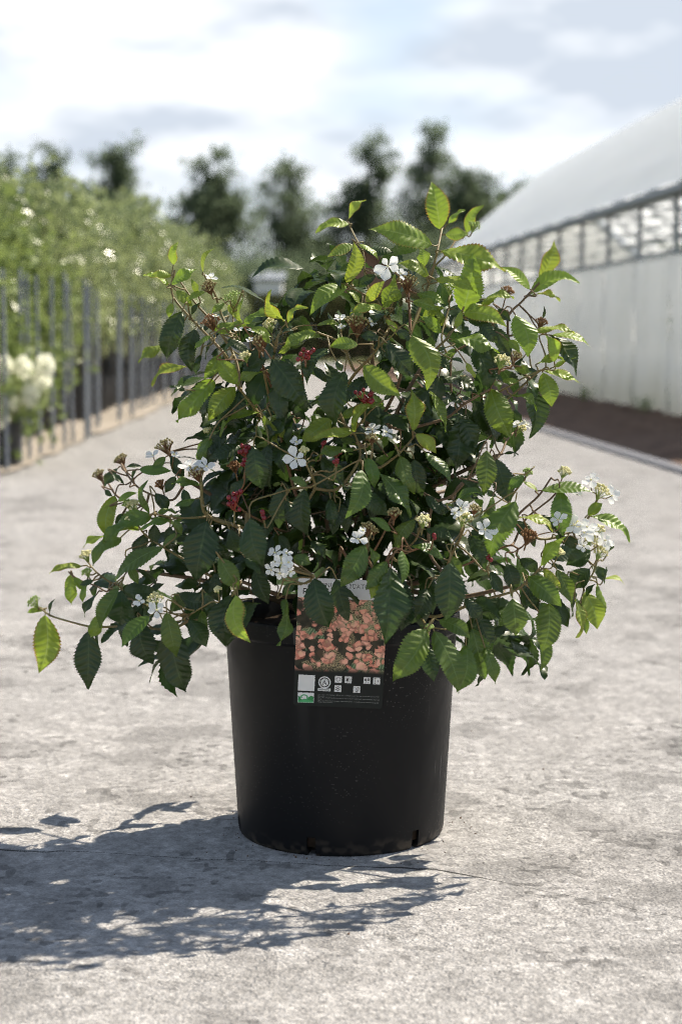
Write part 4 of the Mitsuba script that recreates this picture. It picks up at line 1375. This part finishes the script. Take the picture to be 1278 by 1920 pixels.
for col, rad, pts in shoots:
    best = None
    for w in wood:
        dd = np.linalg.norm(w - pts[0], axis=1) + 0.35 * np.linalg.norm(w - root, axis=1) + 2.0 * np.maximum(0, w[:, 2] - pts[0][2] - 0.02)
        k = int(dd.argmin())
        if best is None or dd[k] < best[0]:
            best = (dd[k], w[k])
    j = best[1]
    gap = np.linalg.norm(pts[0] - j)
    first = unit(pts[1] - pts[0])
    path = smooth_path(np.vstack([[j], [j + (pts[0] - j) * 0.5 - first * gap * 0.15 + [0, 0, -0.01]], pts]) if gap > 0.015 else pts, 5)
    wood.append(path)
    branch_meshes.append([tube(path, rad * 1.25, rad * 0.75, 6)])
    branch_mat.append(('stem_tan', 'stem_red', 'stem_brown')[col])
ALLW = np.vstack(wood)
WHICH = np.concatenate([np.full(len(w), i) for i, w in enumerate(wood)])


def twig(p, back, rad=0.0011, far=0.16):
    """A petiole or twig from p to the nearest wood, joined to that branch's mesh."""
    dd = np.linalg.norm(ALLW - (p + back * 0.012), axis=1)
    k = int(dd.argmin())
    j, gap = ALLW[k], np.linalg.norm(ALLW[k] - p)
    if gap > far * 1.6:
        return
    path = smooth_path([p, p + back * min(0.02, gap * 0.4) + (j - p) * 0.12, p + (j - p) * 0.6 + back * gap * 0.1, j], 3)
    branch_meshes[WHICH[k]].append(tube(path, rad, rad * 1.3, 5))


MAT = ['leaf_shaded', 'leaf_mid', 'leaf_young', 'leaf_sunlit']
leaf_rows = []
for q in rows(LEAVES):
    B, Tp, N = np.array(q[0:3]) / 1000, np.array(q[3:6]) / 1000, np.array(q[6:9]) / 99
    if q[10] == 1 and (B[2] > 0.70 or abs(B[0]) > 0.36):
        q[10] = 3
    leaf_rows.append((B, Tp + 0.08 * (Tp - B), N, (1.08, 1.0, 0.98, 1.0)[int(q[10])] * q[9] / 1000, int(q[10]), True))

# leaves of the inside and the far side of the shrub
ZS = np.array([0.30, 0.36, 0.42, 0.48, 0.56, 0.64, 0.72, 0.80, 0.90, 1.00])
HL = np.array([-0.26, -0.36, -0.40, -0.36, -0.25, -0.21, -0.23, -0.26, -0.20, -0.03])
HR = np.array([0.26, 0.36, 0.40, 0.36, 0.19, 0.22, 0.29, 0.32, 0.26, 0.16])
fill = []
r = np.random.default_rng(5)
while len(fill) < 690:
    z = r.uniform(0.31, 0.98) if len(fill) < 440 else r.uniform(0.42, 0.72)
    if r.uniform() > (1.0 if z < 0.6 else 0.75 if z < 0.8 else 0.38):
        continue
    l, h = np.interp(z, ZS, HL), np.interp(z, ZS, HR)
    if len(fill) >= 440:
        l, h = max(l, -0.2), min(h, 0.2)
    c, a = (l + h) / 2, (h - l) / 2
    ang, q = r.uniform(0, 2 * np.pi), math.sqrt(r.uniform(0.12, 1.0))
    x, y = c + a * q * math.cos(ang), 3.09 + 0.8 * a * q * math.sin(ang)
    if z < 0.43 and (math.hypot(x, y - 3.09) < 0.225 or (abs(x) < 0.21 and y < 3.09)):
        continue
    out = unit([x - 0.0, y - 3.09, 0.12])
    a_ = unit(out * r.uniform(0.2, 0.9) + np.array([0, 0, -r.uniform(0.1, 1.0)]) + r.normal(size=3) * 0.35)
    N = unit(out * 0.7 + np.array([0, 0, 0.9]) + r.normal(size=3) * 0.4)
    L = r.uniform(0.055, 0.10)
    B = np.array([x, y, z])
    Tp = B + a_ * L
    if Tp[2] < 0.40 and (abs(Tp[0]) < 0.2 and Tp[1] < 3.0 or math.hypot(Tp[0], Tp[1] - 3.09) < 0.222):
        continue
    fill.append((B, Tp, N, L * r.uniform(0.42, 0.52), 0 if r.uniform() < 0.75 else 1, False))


def weight(e):
    B, Tp, N, W, k, explicit = e
    return np.linalg.norm(Tp - B) * W * (1.0 + 0.6 * abs(unit(N)[1])) * (1 + (2 if explicit else 0)) + (0.0 if explicit else -1)


everything = sorted(leaf_rows + fill, key=weight, reverse=True)
r = np.random.default_rng(8)
rest_v, rest_f, rest_uv, at_ = [], [], [], 0
for i, (B, Tp, N, W, k, explicit) in enumerate(everything):
    if explicit:
        v, f, uv = leaf_mesh(B, Tp, N, W, r)
    else:
        v, f, uv = leaf_mesh(B, Tp, N, W, r, 18, 2)
    twig(B, unit(B - Tp), far=0.11 if explicit else 0.03)
    if i < 300:
        obj('leaf', (v, f), MAT[k], shrub, smooth=True, uv=uv)
    else:
        rest_v.append(v); rest_f.append(f + at_); rest_uv.append(uv); at_ += len(v)
obj('inner_leaves', (np.vstack(rest_v), np.vstack(rest_f)), 'leaf_shaded', shrub, smooth=True, uv=np.vstack(rest_uv), kind='stuff')


def petal_mesh(c, d, n, L, W, r):
    d = unit(d - n * (d @ n))
    s = np.cross(n, d)
    t = np.linspace(0, 1, 8)
    prof = np.array([0.10, 0.16, 0.45, 0.80, 0.98, 1.0, 0.80, 0.22]) * W / 2
    cup, wv = r.uniform(-0.05, 0.25), r.normal() * 0.05
    V = []
    for u in (-1, -0.5, 0, 0.5, 1):
        h = cup * L * t * t + 0.10 * W * u * u * t + wv * L * np.sin(4 * t + 2 * u)
        tt = t - 0.06 * abs(u) * (t > 0.8)
        V.append(c + np.outer(tt * L, d) + np.outer(u * prof, s) + np.outer(h, n))
    i = (np.arange(4)[:, None] * 8 + np.arange(7)).ravel()
    return np.vstack(V), np.vstack([np.stack([i, i + 8, i + 9], 1), np.stack([i, i + 9, i + 1], 1)])


r = np.random.default_rng(14)
for q in rows(FLORETS):
    p, rad, n = np.array(q[:3]) / 1000, 0.84 * q[3] / 1000, unit(q[4:7])
    fl = shrub + '__flower'
    fl = numbered(fl)
    ref = unit(np.cross(n, [0.3, 0.2, 1.0]))
    ref2 = np.cross(n, ref)
    a0 = r.uniform(0, 6.28)
    for k in range(5):
        a = a0 + k * 2 * math.pi / 5 + r.normal() * 0.1
        size = rad * (1.12 if k < 2 else 0.95 if k < 4 else 0.68) * r.uniform(0.92, 1.08)
        d = ref * math.cos(a) + ref2 * math.sin(a) + n * r.uniform(-0.1, 0.25)
        v, f = petal_mesh(p + n * 0.0004 * k, d, n, size, size * 0.66, r)
        key = numbered(fl + '__petal')
        scene[key] = mikit.ply((v, f), 'petal_white', smooth=True)
    scene[fl + '__centre'] = mikit.ply(join([ball(p + n * 0.001, 0.0016), ball(p + n * 0.0022 + ref * 0.0012, 0.0009), ball(p + n * 0.0022 - ref * 0.0012, 0.0009)]), 'bud_cream', smooth=True)
    twig(p, -n, 0.0008, 0.12)

BUD = ['bud_green', 'bud_cream', 'bud_brown', 'bud_red', 'bud_orange']
for q in rows(BUDS):
    p, rad, k, e = np.array(q[:3]) / 1000, q[3] / 1000, int(q[4]), q[5]
    up = unit([0.45 * e, -0.25, 1.0])
    ref = unit(np.cross(up, [1, 0.2, 0.1]))
    ref2 = np.cross(up, ref)
    foot = p - up * rad * 1.1
    balls, stalks = [], []
    nb_ = int(10 + rad * 1400)
    for i in range(nb_):
        a, s = i * 2.399, math.sqrt((i + 0.5) / nb_)
        c = p + rad * (0.95 * s * (ref * math.cos(a) + ref2 * math.sin(a)) + up * (0.55 * (1 - s * s) + 0.12 * r.normal()))
        br = r.uniform(0.0013, 0.0022) * (1.15 if k == 1 else 0.95)
        balls.append(ball(c, br, r.uniform(0.9, 1.3)))
        if i % 2 == 0 or k >= 2:
            stalks.append(tube(np.array([foot, foot + (c - foot) * 0.55 + up * rad * 0.1, c]), 0.0007, 0.0005, 4))
    b = obj('bud_cluster', join(balls), BUD[k], shrub, smooth=True)
    obj('stalk', join(stalks), 'stem_red' if k >= 2 else 'bud_green', b, smooth=True)
    twig(foot, -up, 0.0011, 0.12)
for q in rows(BERRIES):
    p, rad, nb_ = np.array(q[:3]) / 1000, q[3] / 1000, int(q[4])
    bc = numbered(shrub + '__berry_cluster')
    foot = p - np.array([0, -0.2, 1.0]) * rad
    stalks = []
    for i in range(nb_):
        c = p + r.normal(size=3) * rad * 0.5
        key = numbered(bc + '__berry')
        scene[key] = mikit.ply(ball(c, r.uniform(0.0030, 0.0040), 1.1), 'berry_red', smooth=True)
        stalks.append(tube(np.array([foot, (foot + c) / 2 - [0, 0, 0.002], c]), 0.0008, 0.0007, 4))
    scene[bc + '__stalk'] = mikit.ply(join(stalks), 'stalk_red', smooth=True)
    twig(foot, np.array([0, 0, -1.0]), 0.0013, 0.14)
for m, mat in zip(branch_meshes, branch_mat):
    obj('branch', join(m), mat, shrub, smooth=True)
